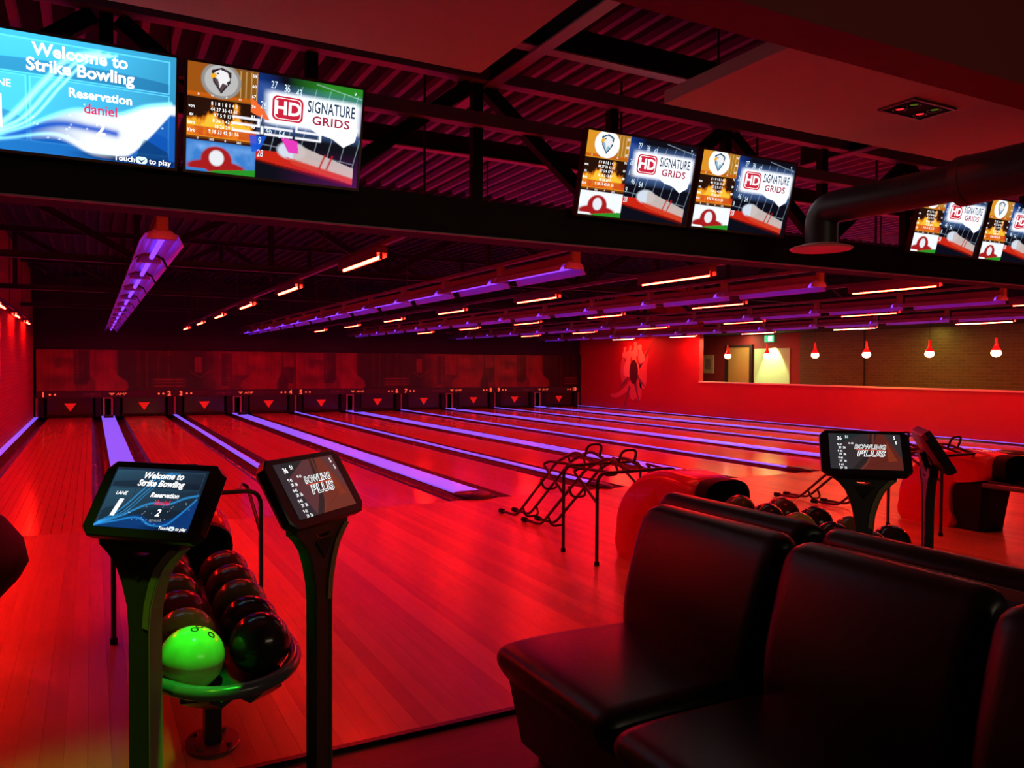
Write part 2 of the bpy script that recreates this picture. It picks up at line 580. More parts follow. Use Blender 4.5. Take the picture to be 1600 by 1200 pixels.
class Paint:
    def __init__(s, nx, ny, asp):
        s.nx, s.ny, s.asp = nx, ny, asp
        u, v = np.meshgrid(np.linspace(0, 1, nx + 1), np.linspace(0, 1, ny + 1))
        s.u, s.v = u, v
        s.c = np.zeros((ny + 1, nx + 1, 3))

    def put(s, a, col):
        a = np.clip(a, 0, 1)[..., None]
        s.c = s.c * (1 - a) + np.asarray(col) * a

    def glow(s, a, col):
        s.c = s.c + np.clip(a, 0, 4)[..., None] * np.asarray(col)

    def rect(s, u0, v0, u1, v1, soft=0.004):
        f = lambda d: np.clip(d / soft + 0.5, 0, 1)
        return f((s.u - u0) * 1.0) * f(u1 - s.u) * f(s.v - v0) * f(v1 - s.v)

    def ell(s, cu, cv, ru, rv, soft=0.1):
        d = np.sqrt(((s.u - cu) / ru) ** 2 + ((s.v - cv) / rv) ** 2)
        return np.clip((1 - d) / soft + 0.5, 0, 1)

    def line(s, pts, wd, soft=1.0):
        d = np.full(s.u.shape, 1e9)
        X, Y = s.u * s.asp, s.v
        for (a, b), (c, e) in zip(pts[:-1], pts[1:]):
            ax, cx = a * s.asp, c * s.asp
            L2 = (cx - ax) ** 2 + (e - b) ** 2 + 1e-12
            t = np.clip(((X - ax) * (cx - ax) + (Y - b) * (e - b)) / L2, 0, 1)
            d = np.minimum(d, np.hypot(X - ax - t * (cx - ax), Y - b - t * (e - b)))
        return np.clip((wd - d) / (wd * soft) + (1 - soft) * 0 + 0.5, 0, 1) if soft < 0.99 else np.exp(-(d / wd) ** 2)

    def poly(s, pts, soft=None):
        ins = np.zeros(s.u.shape, bool)
        n = len(pts)
        for i in range(n):
            x0, y0 = pts[i]
            x1, y1 = pts[(i + 1) % n]
            if y0 == y1:
                continue
            c = ((s.v >= y0) != (s.v >= y1)) & (s.u < (x1 - x0) * (s.v - y0) / (y1 - y0) + x0)
            ins ^= c
        return ins.astype(float)

    def noise(s, fx, fy, seed, octaves=3):
        rng = np.random.RandomState(seed)
        out = np.zeros(s.u.shape)
        amp = 1.0
        for o in range(octaves):
            gx, gy = int(fx * 2 ** o) + 2, int(fy * 2 ** o) + 2
            g = rng.rand(gy + 1, gx + 1)
            x, y = s.u * (gx - 1), s.v * (gy - 1)
            i, j = x.astype(int), y.astype(int)
            fx_, fy_ = x - i, y - j
            fx_, fy_ = fx_ * fx_ * (3 - 2 * fx_), fy_ * fy_ * (3 - 2 * fy_)
            out += amp * ((g[j, i] * (1 - fx_) + g[j, i + 1] * fx_) * (1 - fy_) + (g[j + 1, i] * (1 - fx_) + g[j + 1, i + 1] * fx_) * fy_)
            amp *= 0.5
        return out / 1.75

    def mesh(s, name, W, H, mat, y=0.0):
        mb = MB().grid(s.nx, s.ny, lambda a, b: ((a - .5) * W, y, (b - .5) * H))
        me = mb.mesh(name, mat)
        at = me.color_attributes.new('Col', 'FLOAT_COLOR', 'POINT')
        d = np.ones((s.u.size, 4), np.float32)
        d[:, :3] = np.clip(s.c, 0, 4).reshape(-1, 3)
        at.data.foreach_set('color', d.ravel())
        return me


def curve(pts, n=14):
    """Catmull-Rom through points"""
    P = [pts[0]] + list(pts) + [pts[-1]]
    out = []
    for i in range(1, len(P) - 2):
        for k in range(n):
            t = k / n
            o = []
            for c in (0, 1):
                a, b, d, e = P[i - 1][c], P[i][c], P[i + 1][c], P[i + 2][c]
                o.append(0.5 * (2 * b + (d - a) * t + (2 * a - 5 * b + 4 * d - e) * t * t + (3 * b - a - 3 * d + e) * t ** 3))
            out.append(tuple(o))
    out.append(pts[-1])
    return out


def paint_welcome(bright):
    p = Paint(256, 150, 1.7)
    g = np.clip(1.15 - 0.9 * p.u + 0.15 * p.v, 0, 1)[..., None]
    if bright:
        p.c = g * srgb((70, 205, 255)) * 1.15 + (1 - g) * srgb((40, 100, 150))
    else:
        p.c = g * srgb((26, 44, 66)) + (1 - g) * srgb((20, 28, 40))
    k = 1.0 if bright else 0.35
    # panels: header, lane panel, reservation panel
    for (u0, v0, u1, v1) in ((0.02, 0.67, 0.965, 0.95), (0.02, 0.10, 0.285, 0.645), (0.305, 0.10, 0.965, 0.645)):
        a = p.rect(u0, v0, u1, v1)
        sh = np.clip((p.v - v0) / (v1 - v0), 0, 1)
        p.glow(a * (0.05 + 0.16 * sh) * (1.1 - p.u) * k, srgb((120, 220, 255)))
        edge = p.rect(u0 - .004, v0 - .006, u1 + .004, v1 + .006) - p.rect(u0 + .002, v0 + .003, u1 - .002, v1 - .003)
        p.glow(np.clip(edge, 0, 1) * (0.75 if bright else 0.10), srgb((110, 210, 255)))
        p.put(p.ell((u0 + u1) / 2, v0 - (v1 - v0) * 0.15, (u1 - u0) * 0.75, (v1 - v0) * 0.6, 0.03) * a * 0.5, srgb((8, 80, 150) if bright else (14, 22, 34)))
    blue = srgb((0, 70, 190) if bright else (4, 60, 130))
    lite = srgb((150, 235, 255) if bright else (40, 150, 225))
    # wave: dark blue body with bright ribbons sweeping to the right edge
    low = curve([(0.0, 0.0), (0.2, 0.13), (0.42, 0.24), (0.62, 0.14), (0.8, 0.22), (0.97, 0.5)])
    yl = np.interp(p.u, [q[0] for q in low], [q[1] for q in low])
    p.put(np.clip((yl - p.v) / 0.02, 0, 1) * 0.75, blue)
    rib1 = curve([(0.0, 0.02), (0.25, 0.19), (0.5, 0.41), (0.7, 0.42), (0.85, 0.53), (0.975, 0.585)])
    rib2 = curve([(0.0, 0.02), (0.2, 0.10), (0.42, 0.18), (0.6, 0.07), (0.75, 0.09), (0.86, 0.27), (0.975, 0.52)])
    y1 = np.interp(p.u, [q[0] for q in rib1], [q[1] for q in rib1])
    y2 = np.interp(p.u, [q[0] for q in rib2], [q[1] for q in rib2])
    if bright:
        body = np.clip((y1 - p.v) / 0.03, 0, 1) * np.clip((p.v - y2 + 0.05) / 0.03, 0, 1) * np.clip((p.u - 0.28) * 3.5, 0, 1)
        p.put(body, (1.0, 1.05, 1.1))
        dark = p.line(curve([(0.2, 0.14), (0.42, 0.27), (0.58, 0.27), (0.70, 0.25)]), 0.035)
        p.put(dark * 0.95, srgb((0, 90, 215)))
        p.put(p.poly([(0.80, 0.05), (0.965, 0.02), (0.965, 0.13), (0.84, 0.24)]) * 0.75, srgb((10, 60, 110)))
    for rb, wd, s_ in ((rib1, 0.016, 1.0), (rib2, 0.014, 0.9)):
        p.glow(p.line(rb, wd) * s_ * (1.0 if bright else 0.8), lite)
    for off, wd in ((0, 0.012), (0.05, 0.008), (0.085, 0.006)):
        st = curve([(0.02 + off * .2, 0.06), (0.2 + off, 0.26), (0.36 + off, 0.60), (0.48 + off, 0.84), (0.62 + off, 0.93)])
        p.glow(p.line(st, wd * (1.7 if bright else 1.0)) * (1.5 if bright else 0.75), lite)
    rng = np.random.RandomState(3)
    for _ in range(30):
        cu, cv = rng.uniform(0.3, 0.95), rng.uniform(0.05, 0.5)
        p.glow(p.ell(cu, cv, 0.004, 0.007, 0.8) * (0.9 if bright else 0.5), (0.8, 0.9, 1.0))
    p.put(p.rect(0.0, 0.0, 1.0, 0.055, 0.02) * np.clip((p.u - 0.45) * 4, 0, 1) * 0.9, srgb((0, 25, 90) if bright else (6, 16, 34)))
    return p


def fire(p, u0, v0, u1, v1):
    a = p.rect(u0, v0, u1, v1)
    p.put(a, srgb((40, 18, 10)))
    n1 = p.noise(26, 10, 5, 3)
    h = (p.v - v0) / (v1 - v0)
    x = (p.u - u0) / (u1 - u0)
    hump = 0.50 + 0.38 * np.exp(-((x - 0.70) / 0.12) ** 2) + 0.22 * np.exp(-((x - 0.35) / 0.13) ** 2) + 0.1 * np.exp(-((x - 0.1) / 0.1) ** 2)
    fl = np.clip((hump + (n1 - 0.5) * 0.8 - h) * 6, 0, 1) * a
    p.put(fl, srgb((240, 130, 20)))
    p.put(np.clip((hump * 0.9 + (n1 - 0.55) * 0.9 - h) * 6, 0, 1) * np.clip(h * 3, 0, 1) * a * 0.85, srgb((255, 210, 60)))
    p.put(p.rect(u0, v0 + 0.08 * (v1 - v0), u1, v0 + 0.30 * (v1 - v0), 0.01) * 0.8, srgb((205, 45, 25)))
    p.put(p.rect(u0, v0 + 0.08 * (v1 - v0), u1, v0 + 0.30 * (v1 - v0), 0.01) * np.clip((n1 - 0.55) * 6, 0, 1) * 0.6, srgb((255, 150, 30)))


def paint_signature(variant):
    """score-grid advert; variant 1 is caught between two pictures (rainbow and white bars)"""
    p = Paint(256, 156, 1.64)
    p.c[:] = srgb((10, 12, 24))
    p.glow(np.clip(1 - np.hypot((p.u - .33) * 1.6, p.v - .85) * 3, 0, 1), srgb((10, 60, 150)))
    U = 0.38
    # perspective score grid on the dark field
    for i in range(7):
        x0 = 0.52 + i * 0.085
        p.glow(p.line([(x0 + 0.03, 0.93), (x0 - 0.07, 0.18)], 0.0035) * 0.45, (0.55, 0.7, 0.85))
    p.glow(p.line([(0.72, 0.98), (1.0, 0.90)], 0.004) * 0.5, (0.6, 0.75, 0.9))
    p.glow(p.line([(0.36, 0.34), (0.97, 0.24)], 0.004) * 0.35, (0.6, 0.75, 0.9))
    # red lane with a fallen pin
    p.put(p.poly([(0.345, 0.27), (0.345, 0.18), (0.97, 0.02), (0.97, 0.17), (0.6, 0.27)]), srgb((205, 38, 20)))
    p.put(p.poly([(0.345, 0.19), (0.345, 0.17), (0.97, -0.0), (0.97, 0.04)]) * 0.8, srgb((90, 10, 10)))
    p.put(p.ell(0.59, 0.30, 0.085, 0.085, 0.25), srgb((215, 225, 240)))
    p.put(p.poly([(0.60, 0.38), (0.82, 0.27), (0.97, 0.20), (0.97, 0.09), (0.82, 0.14), (0.60, 0.21)]) * 0.9, srgb((205, 190, 185)))
    p.put(p.poly([(0.55, 0.24), (0.97, 0.10), (0.97, 0.03), (0.60, 0.17)]) * 0.75, srgb((215, 70, 40)))
    for x in (0.79, 0.835):
        p.put(p.line([(x, 0.29), (x - 0.03, 0.16)], 0.010), srgb((190, 25, 20)))
    # white glow behind the logo
    blob = np.maximum(p.rect(0.44, 0.545, 0.985, 0.84, 0.06), p.poly([(0.66, 0.57), (0.985, 0.60), (0.97, 0.47), (0.90, 0.40), (0.83, 0.47), (0.74, 0.50)]))
    d1 = np.clip(1.25 - np.maximum(np.abs(p.u - 0.715) / 0.31, np.abs(p.v - 0.68) / 0.21), 0, 1)
    p.glow(np.clip(d1 * 1.4, 0, 1) * 0.4, srgb((120, 170, 255)))
    p.put(np.clip(blob * 1.2, 0, 1), (1.15, 1.2, 1.3))
    # emblem tile
    p.put(p.rect(0, 0.69, U, 1.0), srgb((160, 85, 20) if variant else (225, 150, 40)))
    p.put(p.rect(0.24, 0.69, U, 1.0) * 0.55, srgb((120, 90, 30)))
    for i in range(4):
        p.glow(p.line([(0.285 + i * .03, 0.72), (0.285 + i * .03, 0.98)], 0.004) * 0.6, (0.8, 0.6, 0.3))
    p.put(p.rect(0.0, 0.70, U, 0.735) * 0.9, srgb((205, 95, 15)))
    disc = srgb((150, 145, 140)) if variant else np.array((1.05, 1.1, 1.1))
    p.put(p.ell(0.180, 0.865, 0.108, 0.165, 0.04), disc)
    p.put(p.ell(0.180, 0.865, 0.09, 0.14, 0.04), srgb((190, 190, 190)) if variant else (1.1, 1.15, 1.15))
    sh = [(0.127, 0.95), (0.182, 0.985), (0.234, 0.95), (0.227, 0.85), (0.180, 0.745), (0.134, 0.85)]
    p.put(p.poly(sh), srgb((45, 30, 35) if variant else (20, 60, 95)))
    shi = [(0.180 + (a - 0.180) * .8, 0.87 + (b - .87) * .83) for a, b in sh]
    p.put(p.poly(shi), srgb((90, 70, 75) if variant else (150, 190, 210)))
    p.put(p.poly([(0.137, 0.925), (0.172, 0.965), (0.212, 0.945), (0.227, 0.88), (0.207, 0.86), (0.214, 0.83), (0.187, 0.845), (0.172, 0.80), (0.162, 0.87), (0.147, 0.89)]), (0.9, 0.9, 0.92))
    p.put(p.poly([(0.120, 0.905), (0.147, 0.93), (0.157, 0.90), (0.127, 0.87)]), srgb((250, 180, 30)))
    p.put(p.ell(0.160, 0.925, 0.007, 0.008, 0.3), srgb((20, 20, 30)))
    # fire tile
    fire(p, 0, 0.31, U, 0.69)
    p.put(p.rect(0, 0.285, U, 0.33) * 0.85, srgb((60, 22, 14)))
    # pale winter tile: white field, red coat shape, green strip
    p.put(p.rect(0, 0.0, U, 0.29), srgb((60, 130, 210)) if variant else (0.92, 0.97, 1.0))
    p.glow(p.rect(0.02, 0.05, U - .02, 0.26, 0.05) * np.clip(p.noise(12, 6, 11) - .3, 0, 1) * (0.8 if variant else 0.35), (0.6, 0.8, 0.95))
    p.put(p.ell(0.165, 0.12, 0.085, 0.13, 0.12), srgb((170, 28, 30)))
    p.put(p.ell(0.165, 0.05, 0.16, 0.07, 0.2) * (p.v > 0.03), srgb((170, 28, 30)))
    p.put(p.ell(0.165, 0.14, 0.04, 0.075, 0.2), (0.85, 0.88, 0.92))
    p.put(p.poly([(0.12, 0.0), (U, 0.0), (U, 0.065), (0.15, 0.02)]), srgb((40, 150, 40)))
    if variant:
        # rainbow fan and white bars of the next picture
        p.put(p.poly([(0.345, 0.76), (0.345, 0.62), (0.46, 0.55), (0.42, 0.66)]), srgb((250, 110, 50)))
        p.put(p.poly([(0.34, 0.40), (0.44, 0.41), (0.40, 0.26), (0.36, 0.24)]) * .9, srgb((20, 90, 220)))
        p.put(p.poly([(0.52, 0.42), (0.62, 0.40), (0.63, 0.28), (0.57, 0.28)]), srgb((235, 60, 190)))
        gr = np.clip((p.u - .55) * 4, 0, 1) * np.clip((p.v - .78) * 7, 0, 1)
        p.glow(gr * 0.35, srgb((70, 220, 40)))
        p.glow(np.clip((p.u - .5) * 2, 0, 1) * np.clip(.35 - p.v, 0, 1) * 1.2, srgb((120, 20, 120)))
        for (u0, u1) in ((0.245, 0.40), (0.425, 0.59), (0.605, 0.76)):
            for v in (0.555, 0.495, 0.43):
                p.put(p.rect(u0, v - 0.011, u1, v + 0.011, 0.006) * 0.95, (1.0, 1.0, 1.1))
        p.put(p.rect(0.385, 0.49, 0.40, 0.565, 0.006), (1, 1, 1.1))
        p.put(p.rect(0.385, 0.425, 0.42, 0.50, 0.006) * (p.u > .405), (1, 1, 1.1))
        p.put(p.rect(0.605, 0.49, 0.618, 0.565, 0.006), (1, 1, 1.1))
        p.put(p.rect(0.748, 0.425, 0.762, 0.50, 0.006), (1, 1, 1.1))
    return p


def paint_plus(p=None, warm=1.0):
    p = Paint(220, 136, 1.65)
    p.c[:] = srgb((52, 52, 56)) * warm + srgb((44, 62, 66)) * (1 - warm)
    f = warm
    bg = srgb((128, 74, 78)) * f + srgb((40, 56, 58)) * (1 - f)
    rd = srgb((150, 66, 48)) * f + srgb((120, 42, 34)) * (1 - f)
    p.put(p.poly([(0.14, 0.72), (0.48, 1.0), (1.0, 1.0), (1.0, 0.0), (0.3, 0.0)]) * 0.85, bg)
    p.put(p.poly([(0.55, 1.0), (0.78, 1.0), (1.0, 0.3), (1.0, 0.0), (0.40, 0.0), (0.58, 0.5)]) * 0.9, rd)
    p.put(p.poly([(0.80, 0.80), (0.93, 0.25), (0.80, 0.22)]) * 0.8, srgb((175, 70, 42)))
    p.put(p.poly([(0.58, 1.0), (0.68, 1.0), (0.63, 0.7), (0.55, 0.3), (0.42, 0.0), (0.30, 0.0), (0.50, 0.4)]) * 0.85, srgb((56, 44, 44)))
    p.put(p.line(curve([(0.63, 1.0), (0.60, 0.6), (0.52, 0.2), (0.42, 0.0)]), 0.02) * 0.8, srgb((150, 80, 66)))
    p.glow(p.line([(0.55, 0.1), (1.0, 0.45)], 0.004) * 0.05, (-.6, -.6, -.6))
    p.c = np.clip(p.c, 0, 1)
    p.put(p.poly([(0, 0), (0, 1), (0.10, 1), (0.30, 0.0)]) * 0.35, srgb((90, 72, 82)))
    return p


def letter_welcome(W, H, bright):
    L = Print(W, H)
    t = 'txt_white'
    sh = 0.0 if bright else 0.2
    L.text(t, 'Welcome to', 0.54, 0.875, 0.105, bold=0.03, shear=sh)
    L.text(t, 'Strike Bowling', 0.54, 0.745, 0.105, bold=0.03, shear=sh)
    L.text(t, 'LANE', 0.16, 0.56, 0.062, bold=0.015, shear=sh)
    L.text(t, '1', 0.155, 0.31, 0.27, bold=0.04, sx=1.2, shear=sh)
    L.text(t, 'Reservation', 0.63, 0.555, 0.078, bold=0.03, shear=sh)
    L.text('txt_pink' if bright else 'txt_red', 'daniel', 0.63, 0.435, 0.085, bold=0.02, shear=sh, layer=2)
    L.text(t, '2', 0.63, 0.27, 0.115, bold=0.025, shear=sh)
    if not bright:
        L.text('txt_grey', 'BOWLERS', 0.63, 0.145, 0.035, bold=0.01, shear=sh)
    L.text(t, 'Touch', 0.745, 0.035, 0.05, bold=0.02, shear=sh, layer=2)
    L.text(t, 'to play', 0.925, 0.035, 0.05, bold=0.02, shear=sh, layer=2)
    L.rrect('txt_blue_white', 0.80, 0.005, 0.86, 0.07, 0.03, 1)
    L.poly('txt_navy', [(0.812, 0.045), (0.83, 0.012), (0.85, 0.05), (0.83, 0.035)], 2)
    return L.meshes('screen_lettering')


def letter_signature(W, H, variant):
    L = Print(W, H)
    L.rrect('logo_red', 0.465, 0.58, 0.645, 0.815, 0.05, 1)
    L.rrect('txt_white', 0.477, 0.596, 0.633, 0.799, 0.04, 2)
    L.rrect('logo_red', 0.482, 0.602, 0.628, 0.793, 0.04, 3)
    L.text('txt_white', 'HD', 0.555, 0.697, 0.125, 4, bold=0.03, sx=1.05)
    L.text('txt_navy', 'SIGNATURE', 0.815, 0.752, 0.115, 2, bold=0.016, sx=0.56, spacing=1.05)
    L.text('txt_crimson', 'GRIDS', 0.815, 0.625, 0.085, 2, bold=0.022, sx=1.12, spacing=1.08)
    n = 'txt_blue_white'
    for b, u, v in (('27', 0.47, 0.905), ('36', 0.545, 0.89), ('43', 0.615, 0.865), ('26', 0.415, 0.70), ('1', 0.405, 0.57), ('46', 0.45, 0.465), ('54', 0.525, 0.44), ('9', 0.40, 0.355), ('28', 0.405, 0.235)):
        L.text(n, b, u, v, 0.072, 1, sx=0.62, shear=0.1)
    L.text(n, '9', 0.955, 0.945, 0.035, 1)
    rows = ('8 1 8 1 8 1 4 3', '44 27 36 43 61', 'X7 5 9 17 9', '8 36 3 43 51', '18 26 29 7', '9 18 33 42 51 56')
    for i, b in enumerate(rows):
        L.text('txt_white', b, 0.20, 0.645 - i * 0.052, 0.034, 1, sx=0.78, spacing=1.1, bold=0.01)
    for i, b in enumerate(('von', 'ex', 'iams', 'Kirk')):
        L.text('txt_white', b, 0.025, 0.60 - i * 0.075, 0.034, 1, sx=0.8, bold=0.01)
    for i in range(6):
        L.text('txt_white', str(53 + i * 7), 0.36, 0.955 - i * 0.095, 0.028, 2, bold=0.012)
    for i in range(4):
        L.text('txt_white', ('0', '91', '0', '91')[i], 0.06 + i * 0.075, 0.715, 0.022, 2)
        L.text('txt_white', ('0', '265', '0', '265')[i], 0.06 + i * 0.075, 0.31, 0.022, 2)
    return L.meshes('screen_lettering')


def letter_plus(W, H):
    L = Print(W, H)
    # block-letter logo: pale outline letters with dark fill
    for mat, b, ly in (('txt_white', 0.05, 1), ('txt_teal', 0.0, 3)):
        L.text(mat, 'BOWLING', 0.57, 0.625, 0.125, ly, bold=b, sx=0.88, shear=0.25, spacing=1.05)
        L.text(mat, 'PLUS', 0.57, 0.44, 0.17, ly, bold=b, sx=1.2, shear=0.25, spacing=1.08)
    L.poly('txt_orange', [(0.36, 0.532), (0.77, 0.532), (0.775, 0.55), (0.365, 0.55)], 4)
    n = 'txt_white'
    for b, u, v, h in (('36', 0.14, 0.86, 0.10), ('51', 0.25, 0.90, 0.08), ('5', 0.93, 0.90, 0.09), ('5', 0.95, 0.76, 0.08)):
        L.text(n, b, u, v, h, 1, sx=0.8, bold=0.02)
    for i in range(4):
        v = 0.68 - i * 0.19
        L.text('txt_white', '9 41', 0.14, v, 0.06, 1, sx=0.8, bold=0.012)
        L.text('txt_white', '29  36', 0.17, v - 0.085, 0.06, 1, sx=0.8, bold=0.012)
    L.text('txt_white', '41 63', 0.30, 0.72, 0.05, 1, sx=0.8, bold=0.012)
    return L.meshes('screen_lettering')


# ================================================================== the setting
X0, HP = 0.393, 1.75                    # divider between lanes one and two, half a lane pair
XL, XR, XC = -1.42, 16.27, 18.0         # left wall, right wall, corridor wall
YF, YE = 8.08, 25.2                     # foul line, end of the lanes
YA = 3.06                               # near edge of the approach
ORD = ['first', 'second', 'third', 'fourth', 'fifth', 'sixth', 'seventh', 'eighth', 'ninth', 'tenth', 'eleventh', 'twelfth']

floor = struct('floor', MB().box(XL, XC, -4.0, 27.0, -0.20, -0.12), M['slab'])
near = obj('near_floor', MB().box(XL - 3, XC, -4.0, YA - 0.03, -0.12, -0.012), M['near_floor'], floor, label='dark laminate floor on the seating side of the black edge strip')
struct('trim_1', MB().box(XL - 3, XR, YA - 0.03, YA, -0.12, 0.006), M['trim_black'])

# approach boards, one object each
PW = 0.082
pm = MB().add([(-PW / 2 + .0001, 0, -.02), (PW / 2 - .0001, 0, -.02), (PW / 2 - .0001, YF - YA - .004, -.02), (-PW / 2 + .0001, YF - YA - .004, -.02),
               (-PW / 2 + .0004, .002, 0), (PW / 2 - .0004, .002, 0), (PW / 2 - .0004, YF - YA - .006, 0), (-PW / 2 + .0004, YF - YA - .006, 0)],
              [(3, 2, 1, 0), (4, 5, 6, 7), (0, 1, 5, 4), (1, 2, 6, 5), (2, 3, 7, 6), (3, 0, 4, 7)]).mesh('approach_board', M['plank'])
fixn(pm)
x = XL - 0.9
while x < XR:
    link('plank', pm, floor, (x + PW / 2, YA + .002, 0))
    x += PW
obj('subfloor', MB().box(XL - 1, XR, YA, YF, -0.12, -0.021), M['slab'], floor)

# walls
wl = struct('wall_left', MB().box(XL - 0.25, XL, 10.0, 26.5, -0.12, 4.0), M['red_brick'])
wr = struct('wall_right', MB().box(XR, XR + 0.16, 18.57, 26.5, -0.12, 4.0).box(XR, XR + 0.16, 2.0, 18.57, -0.12, 1.03), M['red_paint'])
struct('trim_2', MB().box(XR - 0.03, XR + 0.24, 2.0, 18.56, 1.03, 1.065), M['ledge'])
wb = MB()
struct('wall_corridor', MB().box(XC, XC + 0.2, 2.0, 16.27, -0.12, 2.5), M['brown_brick'])
struct('wall_lobby', MB().box(XC, XC + 0.2, 16.27, 26.5, -0.12, 2.5), M['corridor_red'])
struct('wall_far', MB().box(XL - 0.2, XC + 0.2, 26.3, 26.5, -0.12, 4.0), M['soffit'])
struct('trim_3', MB().box(XL, XR - 0.002, 25.22, 25.32, 1.905, 3.98), M['soffit'])              # dark header over the masks
struct('trim_4', MB().box(XR - 0.10, XR - 0.002, 25.12, 25.30, 0.0, 1.92), M['soffit'])
struct('trim_5', MB().box(XR + 0.162, XC, 2.0, 26.3, 2.5, 2.6), M['soffit'])                    # corridor ceiling

# roof deck with ribs
ceil = struct('ceiling', MB().box(XL - 3, XC + 0.2, -4.0, 26.5, 4.0, 4.1), M['deck'])
def rib_mesh(L, mat):
    return fixn(MB().add([(-.035, 0, .06), (.035, 0, .06), (.035, L, .06), (-.035, L, .06), (-.025, 0, 0), (.025, 0, 0), (.025, L, 0), (-.025, L, 0)],
                         [(4, 5, 6, 7), (0, 1, 5, 4), (1, 2, 6, 5), (2, 3, 7, 6), (3, 0, 4, 7), (3, 2, 1, 0)]).mesh('deck_rib', mat))


rib_a, rib_b = rib_mesh(8.2, M['rib']), rib_mesh(15.0, M['rib_shaded'])      # over the lanes the roof's shade is put into a darker rib colour
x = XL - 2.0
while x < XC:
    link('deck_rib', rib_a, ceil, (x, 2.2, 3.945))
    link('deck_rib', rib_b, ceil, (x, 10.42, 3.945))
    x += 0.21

# red bulkhead beam on the players' side, and the two plaster rafts
struct('trim_6', MB().box(XL - 3, 12, 2.12, 2.33, 2.80, 3.99), M['red_dark'])


def raft(x0, x1, y0, y1, z, label):
    t = thing('ceiling_raft', label, 'ceiling panel', ((x0 + x1) / 2, (y0 + y1) / 2, z))
    a, b = (x1 - x0) / 2, (y1 - y0) / 2
    obj('plaster_board', MB().box(-a, a, -b, b, 0, 0.075), M['raft'], t, bevel=0.004)
    for sx in (-1, 1):
        for sy in (-1, 1):
            obj('hanger', MB().tube([(sx * a * .8, sy * b * .75, 0.076), (sx * a * .8, sy * b * .75, 3.99 - z)], 0.006, 6), M['cord'], t)
    obj('upper_frame', MB().box(-a + .12, a - .12, -b + .12, -b + .16, 0.076, 0.13).box(-a + .12, a - .12, b - .16, b - .12, 0.076, 0.13), M['matt_black'], t)
    return t


raft(-2.6, 1.757, 2.40, 3.68, 3.0, 'large blank red-lit plaster raft hanging over the first pair of lanes')
r2 = raft(2.875, 5.52, 2.40, 3.60, 3.0, 'red-lit plaster raft with a square downlight set in it')
dl = thing('recessed_downlight', 'square recessed downlight with four lamps in the plaster raft', 'light', (4.19, 2.96, 2.999))
dm = MB()
for (a0, a1, b0, b1) in ((-.19, .19, -.115, -.10), (-.19, .19, .10, .115), (-.19, -.175, -.10, .10), (.175, .19, -.10, .10)):
    dm.box(a0, a1, b0, b1, -0.012, 0.0)
obj('trim_frame', dm, M['plate'], dl)
obj('housing', MB().box(-.174, .174, -.099, .099, -0.004, 0.0), M['matt_black'], dl)
for i, (a, b) in enumerate(((-.09, -.045), (-.09, .045), (.09, -.045), (.09, .045))):
    lm = obj('lamp_ring', MB().lathe([(.036, -.005), (.040, -.012), (.034, -.012), (.030, -.005)], 16, (a, b, 0)), M['black'], dl, smooth=60)
    obj('lamp_lens', MB().lathe([(.0, -.0045), (.022, -.0065), (.0, -.0075)], 14, (a, b, 0)), M['lamp_red'] if b > 0 else M['lamp_green'], lm, smooth=60)


# ------------------------------------------------------------------ roof steel
def truss(y, z0, z1, boxz, label, mids=(), x0=XL, x1=XR, step=1.12, phase=0.0, posts=True):
    t = thing('roof_truss', label, 'truss', (0, y, 0))
    if boxz:
        obj('bottom_box', MB().box(x0, x1, -0.13, 0.16, z0, boxz), M['matt_black'], t)
        obj('bottom_flange', MB().box(x0, x1, -0.14, -0.115, z0 - 0.010, z0 - .0005), M['flange_lit'], t)
    else:
        obj('bottom_chord', MB().box(x0, x1, -0.05, 0.05, z0, z0 + 0.012).box(x0, x1, -0.006, 0.006, z0 + 0.012, z0 + 0.09), M['steel_dark'], t)
    for z in list(mids) + [z1]:
        obj('top_chord' if z == z1 else 'middle_chord', MB().box(x0, x1, -0.045, 0.045, z, z + 0.012).box(x0, x1, -0.008, 0.008, z + 0.012, z + 0.10), M['flange_lit'] if boxz else M['steel_dark'], t)
    zb = boxz or z0 + 0.09
    k = 0
    x = x0 + 0.25 + phase
    while x < x1 - 0.2:
        if posts:
            obj('post', MB().box(x - .035, x + .035, 0.02, .09, zb, z1), M['matt_black'], t)
        if x + step < x1:
            if k % 2 == 0:
                obj('web_diagonal', MB().bar((x + .06, 0.05, z1 - .02), (x + step - .06, 0.05, zb + .02), .07, .09), M['matt_black'], t)
            else:
                obj('web_diagonal', MB().bar((x + .06, 0.05, zb + .02), (x + step - .06, 0.05, z1 - .02), .07, .09), M['matt_black'], t)
        k += 1
        x += step
    return t


truss(4.86, 2.365, 3.42, 2.60, 'deep black truss with a boxed bottom that carries the hanging monitors', (3.12,), XL - 2, XR, 1.12, 1.01 + 0.0)
for i, y in enumerate((11.4, 16.2, 21.0)):
    truss(y, 2.80, 3.80, None, '%s thin roof truss beyond the monitors, crossing above the light rows' % ORD[i], (), XL, XR, 1.7)
for i, (bx, lb) in enumerate(((2.40, 'pink-lit roof beam running along the lanes beside the large blank raft'), (5.95, 'roof beam running along the lanes beside the raft with the downlight'), (9.5, 'roof beam running along the lanes above the duct'))):
    t = thing('roof_beam', lb, 'beam', (bx, 0, 3.40))
    obj('lower_flange', MB().box(-.045, .045, 1.5, 5.4, 0, 0.012), M['flange_lit'], t)
    obj('web', MB().box(-.006, .006, 1.5, 5.4, 0.0125, 0.20), M['matt_black'], t)
    obj('upper_flange', MB().box(-.045, .045, 1.5, 5.4, 0.2005, 0.21), M['channel'], t)
